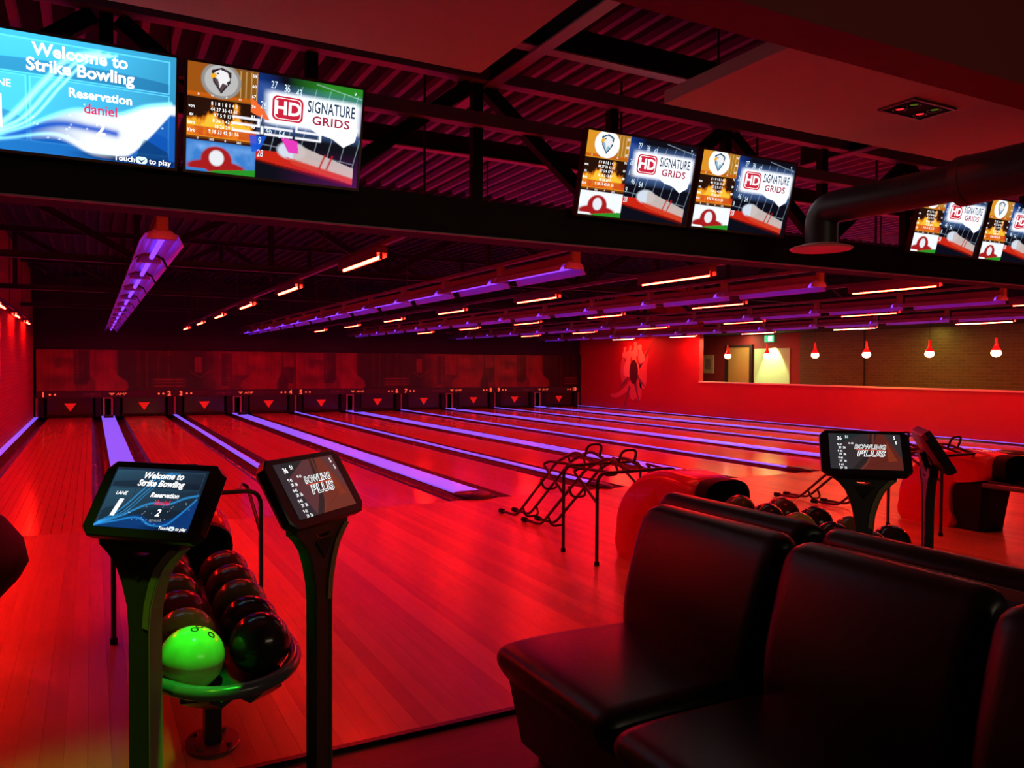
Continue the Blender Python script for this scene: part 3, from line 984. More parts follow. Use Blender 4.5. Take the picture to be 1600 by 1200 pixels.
for i, (by, lb) in enumerate(((4.20, 'roof beam crossing in front of the monitor truss above the monitors'), (6.9, 'roof beam crossing just behind the monitor truss'))):
    t = thing('roof_beam', lb, 'beam', (0, by, 3.42 if i == 0 else 3.5))
    obj('lower_flange', MB().box(XL - 2, 11, -.045, .045, 0.0, 0.012), M['flange_lit'], t)
    obj('web', MB().box(XL - 2, 11, -.006, .006, 0.0125, 0.18), M['matt_black'], t)

# ------------------------------------------------------------------ round duct with elbow and flange
t = thing('air_duct', 'round black air duct with an elbow ending in a pink flange beside the monitors', 'duct', (4.60, 3.98, 2.36))
path = fillet([(0.06, -3.2, .275), (0.04, -1.0, .275), (0, 0.0, .275), (0, 0.0, 0.03)], 0.22, 8)
obj('duct_pipe', MB().tube(fillet([(0.04, -1.02, .275), (0, 0.0, .275), (0, 0.0, 0.02)], 0.20, 8), 0.112, 24), M['duct'], t, smooth=50)
obj('duct_sleeve', MB().tube([(0.10, -4.2, .275), (0.04, -1.03, .275)], 0.146, 24), M['duct'], t, smooth=50)
obj('joint_collar', MB().tube([(0.041, -1.06, .275), (0.040, -1.00, .275)], 0.150, 24), M['duct'], t, smooth=50)
obj('flange_ring', MB().lathe([(.118, 0.03), (.20, 0.006), (.215, 0.0), (.205, -.012), (.12, 0.0)], 32), M['flange'], t, smooth=40)

# ------------------------------------------------------------------ lanes, gutters, dividers
LW, GW = 1.066, 0.2345
NUM = ['one', 'two', 'three', 'four', 'five', 'six', 'seven', 'eight', 'nine', 'ten']


def lane_x(k):                          # centre of lane 1..10
    return X0 + 2 * HP * ((k - 1) // 2) + (-0.9325 if k % 2 else 0.9325)


NB = 13
bw = LW / NB
bm_ = MB().add([(-bw / 2 + .0006, 0, -.03), (bw / 2 - .0006, 0, -.03), (bw / 2 - .0006, YE - YF, -.03), (-bw / 2 + .0006, YE - YF, -.03),
                (-bw / 2 + .0018, .0, 0), (bw / 2 - .0018, .0, 0), (bw / 2 - .0018, YE - YF, 0), (-bw / 2 + .0018, YE - YF, 0)],
               [(3, 2, 1, 0), (4, 5, 6, 7), (0, 1, 5, 4), (1, 2, 6, 5), (2, 3, 7, 6), (3, 0, 4, 7)]).mesh('lane_board', M['lane'])
fixn(bm_)
gm = MB()
prof = []
for k in range(9):
    a = PI + PI * k / 8
    prof.append((math.cos(a) * (GW / 2 - .004), math.sin(a) * 0.085 - .004))
prof = [(-GW / 2, 0)] + prof + [(GW / 2, 0), (GW / 2, -.1), (-GW / 2, -.1)]
gm.rings([[(px, yy, pz) for px, pz in prof] for yy in (0, YE - YF)], False, False)
gmesh = fixn(gm.mesh('gutter', M['gutter'], 40))
for k in range(1, 11):
    t = thing('bowling_lane', 'glossy red-lit bowling lane running to the mask numbered %s' % NUM[k - 1], 'lane', (lane_x(k), YF, 0))
    for j in range(NB):
        link('lane_board', bm_, t, (-LW / 2 + bw * (j + .5), 0, 0))
    for s_ in (-1, 1):
        link('gutter', gmesh, t, (s_ * (LW / 2 + GW / 2), 0, 0))

WW = 2 * HP - 2 * LW - 4 * GW           # what is left of a pair for its wide and narrow divider
for j in range(-1, 10):
    wide = (j % 2 == 0)
    hw = 0.165 if wide else 0.05
    hb = hw - 0.001
    x = X0 + j * HP
    if j == -1:
        lb = 'narrow violet-lit divider between lane one and the brick wall'
    elif j == 9:
        lb = 'narrow violet-lit divider between lane ten and the red wall'
    else:
        lb = '%s violet-lit divider between lanes %s and %s' % ('wide' if wide else 'narrow', NUM[j], NUM[j + 1])
    t = thing('lane_divider', lb, 'divider', (x, YF, 0))
    L = YE - YF
    if j == -1:
        obj('capping', MB().box(-0.05, hb, 0, L, -0.12, 0.024), M['gutter'], t)
    elif j == 9:
        obj('capping', MB().box(-hb, 0.11, 0, L, -0.12, 0.024), M['gutter'], t)
    else:
        obj('capping', MB().box(-hb, hb, 0.0, L, -0.12, 0.018), M['gutter'], t)
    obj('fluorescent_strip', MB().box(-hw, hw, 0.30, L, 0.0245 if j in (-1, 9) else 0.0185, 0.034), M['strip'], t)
    # rounded end shoe over the foul line
    sh = MB()
    e = hw + 0.03
    rings = []
    for yy, a, h in ((-0.06, .25, .012), (-0.03, .7, .030), (0.03, .95, .046), (0.16, 1.0, .052), (0.34, 1.0, .046), (0.36, .9, .036)):
        rings.append([(-e * a, yy, 0.002), (e * a, yy, 0.002), (e * a, yy, h * .6), (e * a * .8, yy, h), (-e * a * .8, yy, h), (-e * a, yy, h * .6)])
    obj('end_shoe', sh.rings(rings), M['black'], t, smooth=40)
    if wide:
        obj('return_flap', MB().box(-0.12, 0.12, L - 1.0, L - .86, .0345, .05).box(-.12, .12, L - .88, L - .86, .05, .11), M['black'], t)

# ------------------------------------------------------------------ masks with their printed picture and numbers, shields, posts
YM = 25.2


def paint_mask(off):
    """printed city picture; the motif repeats every two panels"""
    p = Paint(150, 56, 3.5 / 1.17)
    X = p.u * 3.5 + off
    red, dk, mid = np.array((0.30, 0.020, 0.022)), np.array((0.020, 0.006, 0.007)), np.array((0.075, 0.010, 0.012))
    p.c[:] = dk
    full = Paint(150, 56, 3.5 / 1.17)

    def bx(x0, x1, v0, v1, col, a=1.0, soft=0.03):
        f = lambda d, s_: np.clip(d / s_ + .5, 0, 1)
        p.put(f(X - x0, soft) * f(x1 - X, soft) * f(p.v - v0, .015) * f(v1 - p.v, .015) * a, col)
    # bright sky behind towers, lanes 1 and 4 of the motif
    bx(0.05, 2.0, 0, 1, red, 0.85, 0.2)
    bx(4.6, 7.2, 0, 1, red, 0.75, 0.8)
    for (x0, x1, v0, v1, c, a) in ((0.90, 1.30, .16, 1, dk, .8), (0.0, .12, 0, 1, red, .9), (0.45, .9, .55, .8, mid, .5), (2.0, 2.3, 0, 1, dk, .9), (2.5, 2.6, .1, 1, mid, .6), (2.75, 2.79, 0, 1, red, .25),
                                   (3.05, 3.1, 0, .9, mid, .7), (4.05, 4.25, .45, .85, red, .75), (4.5, 4.58, .6, 1, mid, .9), (4.8, 5.1, .1, .95, dk, .75), (5.0, 5.55, .0, .38, mid, .8),
                                   (5.25, 5.5, .38, .62, red, .5), (5.55, 5.60, 0, 1, mid, .6), (6.65, 6.95, .15, .6, dk, .75), (6.95, 7.1, .3, .75, mid, .7), (6.3, 6.42, 0, .3, mid, .7)):
        bx(x0, x1, v0, v1, c, a)
    # windows columns
    for x0 in (3.35, 5.02, 0.98):
        p.put((np.abs(X - x0) < .03) * (np.sin(p.v * 90) > .2) * .35, red)
    bx(2.95, 3.75, .05, .30, red, .5, 0.15)
    p.put((np.abs(X - 3.35) < .42) * (p.v < .32) * (np.sin(p.v * 75) < -.1) * .9, dk)
    # round-shouldered figures (red flask and dark bottle shapes)
    def fig(cx, col, sc=1.0, a=0.9):
        wv = np.interp(p.v, [0, .08, .22, .36, .48, .62, 1], [.50, .56, .52, .30, .18, .14, .10]) * sc
        p.put(np.clip((wv - np.abs(X - cx)) / .05, 0, 1) * a, col)
    fig(1.75, red)
    fig(5.95, red, 1.1, .8)
    fig(6.62, dk, .35, .85)
    fig(1.2, dk, .5, .5)
    p.put(p.line([(((3.9 - off) / 3.5), .48), (((4.2 - off) / 3.5), .32), (((4.5 - off) / 3.5), .5)], .012) * .5, red)
    for (a0, b0, sz) in ((5.6, .78, .35), (6.85, .68, .3), (5.7, .3, .3), (0.6, .6, .25)):
        c = (a0 - off) / 3.5
        p.put(p.poly([(c, b0 + .2 * sz * 2), (c + sz / 3.5 * 1.4, b0), (c, b0 - .2 * sz * 2)]) * .55, red)
    st = p.noise(70, 1, 21 + int(off), 2)
    p.c *= (0.72 + 0.5 * st)[..., None]
    for k in range(2):
        cl = p.noise(6, 3, 31 + k + int(off), 3)
        p.c *= (0.62 + 0.7 * cl)[..., None]
    return p


mask_me = [paint_mask(0.0).mesh('mask_picture', 3.48, 1.155, M['mask']), paint_mask(3.5).mesh('mask_picture', 3.48, 1.155, M['mask'])]
for i in range(5):
    xc = X0 + 2 * HP * i
    t = thing('masking_panel', 'dark red printed mask over the pin decks of lanes %s and %s' % (NUM[2 * i], NUM[2 * i + 1]), 'masking panel', (xc, YM, 0))
    obj('panel_board', MB().box(-1.748, 1.748, 0.002, 0.02, 0.74, 1.904), M['mask_band'], t)
    pc = link('mask_picture', mask_me[i % 2], t, (0, 0.0, 1.322))
    obj('number_band', MB().box(-1.748, 1.748, -0.03, 0.02, 0.55, 0.739), M['mask_band'], t, bevel=.004)
    L = Print(3.5, 0.2)
    L.text('number', str(2 * i + 1), (-1.58 + 1.75) / 3.5, .5, .66, 1, bold=.035)
    L.text('number', str(2 * i + 2), (1.60 + 1.75) / 3.5, .5, .66, 1, bold=.035)
    for dx in (-1.42, -1.30, 1.32, 1.44):
        pts = [((dx + .028 * math.cos(2 * PI * k / 12) + 1.75) / 3.5, .5 + .028 * math.sin(2 * PI * k / 12) / .2) for k in range(12)]
        L.poly('number', pts, 1)
    L.text('dim_letter', 'QUBICA', (-.03 - .10 + 1.75 - .27) / 3.5, .5, .33, 1, sx=1.35)
    L.text('number', 'AMF', (.34 + 1.75) / 3.5, .5, .33, 1, sx=1.5, shear=.15)
    L.poly('amber', [((.02 + 1.75) / 3.5, .68), ((.18 + 1.75) / 3.5, .68), ((.10 + 1.75) / 3.5, .30)], 1)
    for me, mn in L.meshes('band_lettering'):
        _stuff(link('band_lettering', me, t, (0, -0.0305, 0.645)))
for k in range(1, 11):
    t = thing('pit_shield', 'black glossy shield with a red triangle closing the pit of lane %s' % NUM[k - 1], 'shield', (lane_x(k), YM, 0))
    obj('shield_board', MB().box(-.56, .56, -0.02, 0.02, 0.07, 0.55), M['shield'], t, bevel=.004)
    obj('red_triangle', MB().add([(-.15, -.024, .40), (.15, -.024, .40), (0, -.024, .175), (-.15, -.0205, .40), (.15, -.0205, .40), (0, -.0205, .175)],
                                 [(0, 1, 2), (5, 4, 3), (0, 2, 5, 3), (2, 1, 4, 5), (1, 0, 3, 4)]), M['triangle'], t)
    obj('lower_rail', MB().box(-.60, .60, -0.05, -.021, 0.02, 0.085), M['matt_black'], t)
    for s_ in (-1, 1):
        obj('kickback_board', MB().box(s_ * .695 - .07, s_ * .695 + .07, -0.12, .03, 0.02, 0.549), M['matt_black'], t)
for j in range(-1, 10):
    x = X0 + j * HP
    if j == 9:
        x -= 0.0
    if j == -1:
        x += 0.02
    t = thing('divider_post', 'red-brown post pair at the far end of the %s divider' % (('wide lane %s to %s' % (NUM[j], NUM[j + 1])) if j % 2 == 0 else ('narrow lane %s to %s' % (NUM[j], NUM[j + 1])) if 0 <= j < 9 else ('brick wall side' if j < 0 else 'red wall side')), 'post', (x, YM, 0))
    if j % 2 == 0:
        for s_ in (-1, 1):
            obj('upright', MB().box(s_ * .105 - .025, s_ * .105 + .025, -0.06, -.02, 0.035, 0.549), M['post'], t)
        obj('lintel', MB().box(-.079, .079, -0.055, -.02, 0.52, 0.549), M['post'], t)
    else:
        obj('upright', MB().box(-.03, .03, -0.06, -.02, 0.035, 0.549), M['post'], t)
        t['label'] = t['label'].replace('post pair', 'single post')


# ------------------------------------------------------------------ red tubes and violet fixtures
def red_fixture():
    t = thing('red_tube_light', 'x', 'light', (0, 0, 0), 0, 'red tube lights over the lanes')
    obj('tube', MB().tube([(0, -.56, 0), (0, .56, 0)], 0.0145, 10), M['tube_red'], t, smooth=60)
    obj('batten', MB().box(-.05, .05, -.60, .60, .034, .085).box(-.05, -.044, -.60, .60, -.004, .0335).box(.044, .05, -.60, .60, -.004, .0335), M['channel'], t)
    obj('clip', MB().box(-.012, .012, -.585, -.565, -.018, .034), M['black'], t)
    obj('clip', MB().box(-.012, .012, .565, .585, -.018, .034), M['black'], t)
    return t


proto = red_fixture()
first = [True]
ROWS = [(-1.33, 6.6, 3.05, 2.46, 'along the painted brick wall'), (2.22, 7.2, 3.1, 2.45, 'over the divider of lanes two and three'), (5.60, 6.8, 3.03, 2.45, 'over the divider of lanes four and five'),
        (8.52, 6.3, 3.03, 2.45, 'over the divider of lanes six and seven'), (12.15, 6.4, 3.06, 2.45, 'over the divider of lanes eight and nine'), (15.62, 6.5, 3.02, 2.41, 'along the red wall')]
for rx, y0, dy, z, lb in ROWS:
    for k in range(6):
        o = proto if first[0] else copy_tree(proto)
        first[0] = False
        o.location = (rx, y0 + dy * k, z)
        o['label'] = '%s red tube from the monitors, row %s' % (ORD[k], lb)
        if rx > 15:                     # the row along the red wall glows more orange
            tb = [c for c in o.children if c.name.startswith('tube')][0]
            if k == 0:
                orange_me = tb.data.copy()
                orange_me.materials[0] = M['tube_orange']
            tb.data = orange_me
    c = thing('light_channel', 'long dark channel carrying the red tubes %s' % lb, 'channel', (rx, 0, z))
    obj('channel_bar', MB().box(-.022, .022, 5.0, 23.5, .0855, .125), M['channel'], c)
    for k in range(7):
        obj('hanger', MB().box(-.006, .006, 5.6 + 2.9 * k, 5.62 + 2.9 * k, .1255, 3.94 - z), M['cord'], c)


def uv_fixture():
    t = thing('violet_light', 'x', 'light', (0, 0, 0), 0, 'ultraviolet fixtures over the lanes')
    Lh = 0.68
    pr = [(-.15, -.035), (-.115, .02), (-.05, .05), (.05, .05), (.115, .015), (.150, -.058)]
    th = .006
    ring = pr + [(a, b - th * (1 if abs(a) < .12 else .6)) for a, b in reversed([(q[0] * .975, q[1]) for q in pr])]
    obj('reflector', MB().rings([[(a, yy, b) for a, b in ring] for yy in (-Lh, Lh)]), M['reflector'], t, smooth=25)
    obj('body', MB().box(-.04, .04, -Lh - .02, Lh + .02, .0505, .115), M['channel'], t, bevel=.006)
    obj('tube', MB().tube([(.01, -Lh + .05, .005), (.01, Lh - .05, .005)], .020, 10), M['tube_uv'], t, smooth=60)
    # near end: tan lamp holder with a domed end plate under it
    obj('end_bracket', MB().box(-.04, .04, -Lh - .075, -Lh - .021, .03, .165), M['tan'], t, bevel=.005)
    dome = [(0.105 * math.cos(PI * k / 12), 0.085 * math.sin(PI * k / 12) - .022) for k in range(13)]
    sc_ = ((-Lh - .085, .45), (-Lh - .070, .75), (-Lh - .045, .95), (-Lh - .010, 1.0))
    obj('end_cowl', MB().rings([[(a * k, yy, -.022 + (b + .022) * k) for a, b in dome] for yy, k in sc_]), M['cowl'], t, smooth=50)
    obj('lamp_cap', MB().cyl((0, 0, 0), .022, .03, 12), M['tan'], t, loc=(.01, -Lh + .02, .005), rot=(PI / 2, 0, 0))
    return t


proto = uv_fixture()
first = [True]
UVROWS = [(0.46, 12, 'lanes one and two'), (4.02, 12, 'lanes three and four'), (7.30, 12, 'lanes five and six'), (10.80, 12, 'lanes seven and eight'), (14.30, 12, 'lanes nine and ten')]
for rx, n, lb in UVROWS:
    for k in range(n):
        o = proto if first[0] else copy_tree(proto)
        first[0] = False
        o.location = (rx, 7.05 + 1.545 * k, 2.445)
        o['label'] = '%s violet fixture from the monitors, row over %s' % (ORD[k], lb)
    c = thing('light_channel', 'channel carrying the violet fixtures over %s' % lb, 'channel', (rx, 0, 2.445))
    obj('channel_bar', MB().box(-.03, .03, 5.02, 25.2, .1665, .20), M['channel'], c)
    for k in range(8):
        obj('hanger', MB().box(-.006, .006, 5.6 + 2.6 * k, 5.62 + 2.6 * k, .2005, 1.50), M['cord'], c)


# ------------------------------------------------------------------ right wall: mural, corridor, pendants
def plane_poly(pts, x, name, mat, parent, th=.003):
    """flat painted shape on the right wall; pts are (y, z)"""
    n = len(pts)
    mb = MB().add([(x, a, b) for a, b in pts] + [(x + th, a, b) for a, b in pts], [tuple(range(n)), tuple(reversed(range(n, 2 * n)))] + [(i, (i + 1) % n, n + (i + 1) % n, n + i) for i in range(n)])
    return obj(name, mb, mat, parent)


def smooth_closed(pts, n=5):
    m = len(pts)
    out = []
    for i in range(m):
        a, b, d, e = pts[(i - 1) % m], pts[i], pts[(i + 1) % m], pts[(i + 2) % m]
        for k in range(n):
            t = k / n
            out.append(tuple(0.5 * (2 * b[c] + (d[c] - a[c]) * t + (2 * a[c] - 5 * b[c] + 4 * d[c] - e[c]) * t * t + (3 * b[c] - a[c] - 3 * d[c] + e[c]) * t ** 3) for c in (0, 1)))
    return out


def mural(x, yc, zc, sgn, label, name='wall_mural'):
    """flat painted burst: pins and torn shapes round a dark ball; local u to the viewer's right on the right wall"""
    t = thing(name, label, 'mural', (0, 0, 0))
    P = lambda q: [(yc - u * sgn, zc + v) for u, v in q]
    th = .003 * sgn
    plane_poly(P(smooth_closed([(-.78, -.05), (-.66, .38), (-.50, .52), (-.45, .30), (-.38, -.20), (-.5, -.52), (-.68, -.42)])), x - .004 * sgn, 'torn_shape', M['paint_pink'], t, th)
    plane_poly(P(smooth_closed([(.35, -.62), (.62, -.62), (.72, -.25), (.70, .10), (.80, .42), (.66, .62), (.45, .20), (.28, -.10)])), x - .004 * sgn, 'torn_shape', M['paint_pink'], t, th)
    plane_poly(P(smooth_closed([(-.15, -.45), (-.25, -.82), (-.05, -1.08), (.10, -.98), (.32, -1.06), (.45, -.80), (.40, -.45), (.1, -.3)])), x - .004 * sgn, 'torn_shape', M['paint_pink'], t, th)
    plane_poly(P(smooth_closed([(-1.32, -.88), (-1.0, -.86), (-.55, -.66), (-.20, -.38), (-.05, -.45), (-.40, -.78), (-.85, -.98), (-1.3, -.99)])), x - .008 * sgn, 'swoosh', M['paint_pink'], t, th)
    for q in ([(-.98, -.80), (-.55, -.40), (-.30, -.25), (-.42, -.48)], [(.12, .1), (.52, .40), (1.12, .98), (.60, .30), (.30, -.02)], [(.25, -.22), (.68, -.62), (.30, -.42)],
              [(-.02, -.42), (.02, -.50), (.35, -1.20), (.14, -.42)], [(-.25, -.55), (-.55, -1.28), (-.48, -1.28), (-.16, -.62)], [(-.66, .48), (-.40, .25), (-.30, -.05), (-.44, .20)], [(.22, .15), (.48, .12), (.26, .0)]):
        plane_poly(P(q), x - .012 * sgn, 'shard', M['paint_grey'], t, th)
    pins = ((-.52, .58, .36, .16), (-.22, .60, .40, .24), (.10, .68, .50, .0), (.40, .52, .62, -.25), (-.30, .18, .85, .06), (.05, .22, .85, -.08))
    for i, (u, v, s_, a) in enumerate(pins):
        prof = [(0, 1), (.12, .97), (.17, .86), (.12, .70), (.13, .60), (.24, .36), (.26, .20), (.18, 0)]
        q = [(w, h) for w, h in prof] + [(-w, h) for w, h in reversed(prof[1:])]
        q = [(u + (w * math.cos(a) + (h - .5) * math.sin(a)) * s_ * 1.15, v + (-w * math.sin(a) + (h - .5) * math.cos(a)) * s_) for w, h in q]
        plane_poly(P(smooth_closed(q, 3)), x - (.015 + .001 * i) * sgn, 'painted_pin', M['paint_cream'], t, th)
    plane_poly(P([(.02 + .24 * math.cos(2 * PI * k / 28), -.10 + .41 * math.sin(2 * PI * k / 28)) for k in range(28)]), x - .024 * sgn, 'painted_ball', M['paint_dark'], t, th)
    return t


mural(XR, 21.85, 1.42, 1, 'mural of bursting pins round a dark ball on the red wall')
mural(XL, 15.75, 1.72, -1, 'mural edge with pale swirls on the painted brick wall')

# corridor: picture, door, cream panel, exit sign, pipe
t = thing('framed_picture', 'small picture in a pale frame on the red wall behind the ledge', 'picture', (XC - .02, 20.10, 1.60))
obj('frame', MB().box(-.012, .018, -.27, .27, -.30, -.25).box(-.012, .018, -.27, .27, .25, .30).box(-.012, .018, -.27, -.22, -.25, .25).box(-.012, .018, .22, .27, -.25, .25), M['frame_gold'], t)
obj('mount', MB().box(0.004, .016, -.22, .22, -.25, .25), M['mount'], t)
obj('photo', MB().box(-.001, .0035, -.13, .13, -.17, .17), M['photo_dark'], t)
d = struct('door_1', MB().box(XC - .05, XC - .004, 18.20, 19.12, -.12, 2.12), M['door_wood'])
obj('door_frame', MB().box(XC - .07, XC - .002, 19.125, 19.26, -.12, 2.20).box(XC - .07, XC - .002, 18.08, 18.195, -.12, 2.20).box(XC - .07, XC - .002, 18.195, 19.125, 2.125, 2.20), M['door_frame'], d)
obj('door_handle', MB().tube([(XC - .055, 18.30, 1.0), (XC - .09, 18.30, 1.0), (XC - .09, 18.42, 1.0)], .011, 8), M['frame_gold'], d)
t = thing('wall_panel', 'pale cream panel lit by a downlight beside the wooden door', 'panel', (XC - .002, 17.32, 0))
obj('panel_face', MB().box(-.03, 0, -.70, .70, -.10, 2.07), M['cream'], t, bevel=.004)
obj('skirting', MB().box(-.045, -.0305, -.70, .70, -.10, .06), M['door_frame'], t)
t = thing('exit_sign', 'small glowing green and white exit sign hanging above the cream panel', 'sign', (17.9, 17.38, 2.36))
obj('sign_body', MB().box(.001, .05, -.165, .165, -.10, .10), M['exit_green'], t)
obj('sign_pictogram', MB().box(-.003, .0005, -.14, .02, -.07, .07), M['exit_white'], t)
mb = MB().add([(-.004, -.06, .02), (-.004, -.06, -.02), (-.004, -.11, -.02), (-.004, -.11, -.05), (-.004, -.15, 0), (-.004, -.11, .05), (-.004, -.11, .02)], [(0, 1, 2, 3, 4, 5, 6)])
obj('sign_arrow', mb, M['exit_white'], t)
obj('hanger', MB().box(.02, .03, -.01, .01, .101, .14), M['cord'], t)
tag(obj('wall_pipe', MB().tube([(XC - .03, 14.1, -.1), (XC - .03, 14.1, 2.49)], .022, 8), M['cord']), 'thin dark pipe running up the brown brick wall', 'pipe')
t = thing('ceiling_downlight', 'small round downlight in the corridor ceiling above the cream panel', 'light', (17.55, 10.6, 2.499))
obj('bezel', MB().lathe([(.07, 0), (.07, -.008), (.045, -.008), (.045, 0)], 16), M['tan'], t)
obj('lens', MB().lathe([(0, -.001), (.044, -.004), (0, -.006)], 14), M['exit_white'], t)


def pendant():
    t = thing('pendant_lamp', 'x', 'lamp', (0, 0, 0), 0, 'pendants above the ledge')
    obj('glass_shade', MB().lathe([(.012, .30), (.020, .295), (.024, .22), (.034, .15), (.055, .095), (.085, .058), (.094, .040), (.088, .036), (.078, .05), (.046, .088), (.022, .15), (.01, .22)], 20), M['pendant_glass'], t, smooth=60)
    obj('bulb', MB().lathe([(.0, .06), (.05, .052), (.082, .030), (.100, -.012), (.092, -.05), (.06, -.085), (.0, -.102)], 18), M['pendant_bulb'], t, smooth=60)
    obj('cord', MB().tube([(0, 0, .30), (0, 0, .80)], .005, 6), M['cord'], t)
    obj('ceiling_rose', MB().lathe([(.04, .80), (.045, .81), (.03, .83)], 12), M['cord'], t)
    return t


proto = pendant()
for k, y in enumerate((9.68, 11.14, 12.75, 14.27, 15.90, 17.42)):
    o = proto if k == 0 else copy_tree(proto)
    o.location = (16.33, y, 1.84)
    o['label'] = '%s red glass pendant above the ledge, counted from the exit sign end' % ORD[5 - k]

# ------------------------------------------------------------------ monitors
MW, MH = 0.972, 0.585
MATW = {}
welcome = paint_welcome(True).mesh('screen_picture', .945, .556, M['screen'])
sig = paint_signature(0).mesh('screen_picture', .945, .556, M['screen'])
sig2 = paint_signature(1).mesh('screen_picture', .945, .556, M['screen'])
let_w, let_s, let_s2 = letter_welcome(.945, .556, True), letter_signature(.945, .556, 0), letter_signature(.945, .556, 1)
fb = MB()
for (a0, a1, b0, b1) in ((-MW / 2, MW / 2, -MH / 2, -.278), (-MW / 2, MW / 2, .278, MH / 2), (-MW / 2, -.4725, -.278, .278), (.4725, MW / 2, -.278, .278)):
    fb.box(a0, a1, -.012, .03, b0, b1)
bez = fixn(fb.mesh('bezel', M['bezel']))
bak = fixn(MB().box(-MW / 2 + .01, MW / 2 - .01, .0305, .055, -MH / 2 + .01, MH / 2 - .01).box(-.25, .25, .055, .075, -.15, .15).mesh('back_cover', M['black']))
arm = fixn(MB().box(-.05, .05, .0755, .13, -.06, .06).mesh('mount_arm', M['matt_black']))
mons = [(-.075 + .0, welcome, let_w, 'hanging monitor showing a bright blue welcome screen'), (.925, sig2, let_s2, 'hanging monitor with rainbow-tinted advert and white bars, beside the blue welcome screen'),
        (3.425, sig, let_s, 'hanging monitor with logo advert, nearer the first pair, in the middle of the truss'), (4.43, sig, let_s, 'hanging monitor with logo advert just before the round duct'),
        (6.95, sig, let_s, 'hanging monitor with logo advert partly covered by the round duct'), (7.955, sig, let_s, 'hanging monitor with logo advert at the right edge, past the duct')]
for xm, pic, let, lb in mons:
    t = thing('hanging_monitor', lb, 'monitor', (xm, 4.565, 2.833), 0, 'monitors hung on the truss')
    t.rotation_euler = (R(14), 0, 0)
    link('bezel', bez, t)
    link('screen_picture', pic, t, (0, -.002, 0))
    link('back_cover', bak, t)
    link('mount_arm', arm, t)
    for me, mn in let:
        _stuff(link('screen_lettering', me, t, (0, -.0025, 0)))

# ------------------------------------------------------------------ consoles
TW, TH = 0.432, 0.252
tw_pic = paint_welcome(False).mesh('screen_picture', .345, .200, M['screen'])
tp_pic = paint_plus(warm=1.0).mesh('screen_picture', .335, .202, M['screen_dim'])
tp_pic2 = paint_plus(warm=0.25).mesh('screen_picture', .345, .202, M['screen_dim'])
tlw, tlp = letter_welcome(.345, .200, False), letter_plus(.335, .202)


def console(loc, yaw, label, pic, let, tx=0.0, dz=0.0):
    t = thing('lane_console', label, 'console', loc, yaw, 'touch consoles on posts')
    # neck and post: one outline in x-z with an oval gap, flared like a Y
    half = [(.037, .0), (.037, .68), (.043, .75), (.062, .82), (.085, .875), (.118, .915), (.150, .94), (.150, .965)]
    ring = half + [(-a, b) for a, b in reversed(half)]
    gap = [(.045 * math.cos(a), .925 + .020 * math.sin(a)) for a in [PI + PI * k / 10 for k in range(11)]]
    me = flat_poly(ring, [gap], 0.038, 'post', M['console'], .004)
    obj('post', me, M['console'], t, rot=(PI / 2, 0, 0), loc=(0, 0, 0))
    # khaki edge plates down the right side, following the flare
    sp = [(.0415, .012), (.0415, .68), (.048, .75), (.067, .82), (.090, .873), (.123, .912), (.150, .935)]
    edge = MB()
    edge.rings([[(a, -.028, b), (a, .028, b), (a + .004, .028, b - .002), (a + .004, -.028, b - .002)] for a, b in sp])
    obj('edge_plate', edge, M['console_side'], t, label='khaki metal edge plate')
    fr = MB()
    for s_ in (1,):
        fr.rings([[(a - .002, -.0285, b), (a - .002, -.0255, b), (a - .024, -.0255, b + .006), (a - .024, -.0285, b + .006)] for a, b in sp[1:]])
    obj('front_strip', fr, M['console_side'], t)
    obj('neck_inset', MB().add([(-.05, -.0285, .90), (.05, -.0285, .90), (0, -.0285, .835), (-.05, -.0255, .90), (.05, -.0255, .90), (0, -.0255, .835)], [(0, 1, 2), (5, 4, 3), (0, 2, 5, 3), (2, 1, 4, 5), (1, 0, 3, 4)]), M['matt_black'], t)
    obj('base_plate', MB().box(-.11, .11, -.09, .09, -.012 if loc[1] < YA else 0, .012), M['console'], t, bevel=.003)
    # tablet, tilted back
    tb = MB()
    c = .028
    o = [(-TW / 2 + c, -TH / 2), (TW / 2 - c, -TH / 2), (TW / 2, -TH / 2 + c), (TW / 2, TH / 2 - c), (TW / 2 - c, TH / 2), (-TW / 2 + c, TH / 2), (-TW / 2, TH / 2 - c), (-TW / 2, -TH / 2 + c)]
    tb.rings([[(a * s_, yy, b * s_) for a, b in o] for yy, s_ in ((-.020, .975), (-.016, 1.0), (.012, 1.0), (.03, .94), (.045, .72))])
    tab = obj('tablet', tb, M['black'], t, smooth=30, loc=(tx, -.012, 1.066 + dz), rot=(R(-32), 0, 0))
    obj('tablet_support', MB().bar((0, .01, .95), (0, .045, 1.05), .12, .03), M['console'], t)
    link('screen_picture', pic, tab, (0.0, -.0212, 0.004))
    for me, mn in let:
        _stuff(link('screen_lettering', me, tab, (0.0, -.0216, 0.004)))
    return t


console((.140, 2.745, 0), R(-44), 'black touch console with the blue welcome screen, before the first ball rack', tw_pic, tlw, .055, .014)
console((.700, 2.77, 0), R(41), 'black touch console with a red-brown logo screen, before the first ball rack', tp_pic, tlp, -.05, .016)
console((3.53, 2.76, 0), R(-42), 'touch console with a grey-green logo screen behind the black sofas', tp_pic2, tlp)
console((4.09, 2.78, 0), R(43), 'touch console seen edge-on behind the black sofas', tp_pic, tlp, -.055)


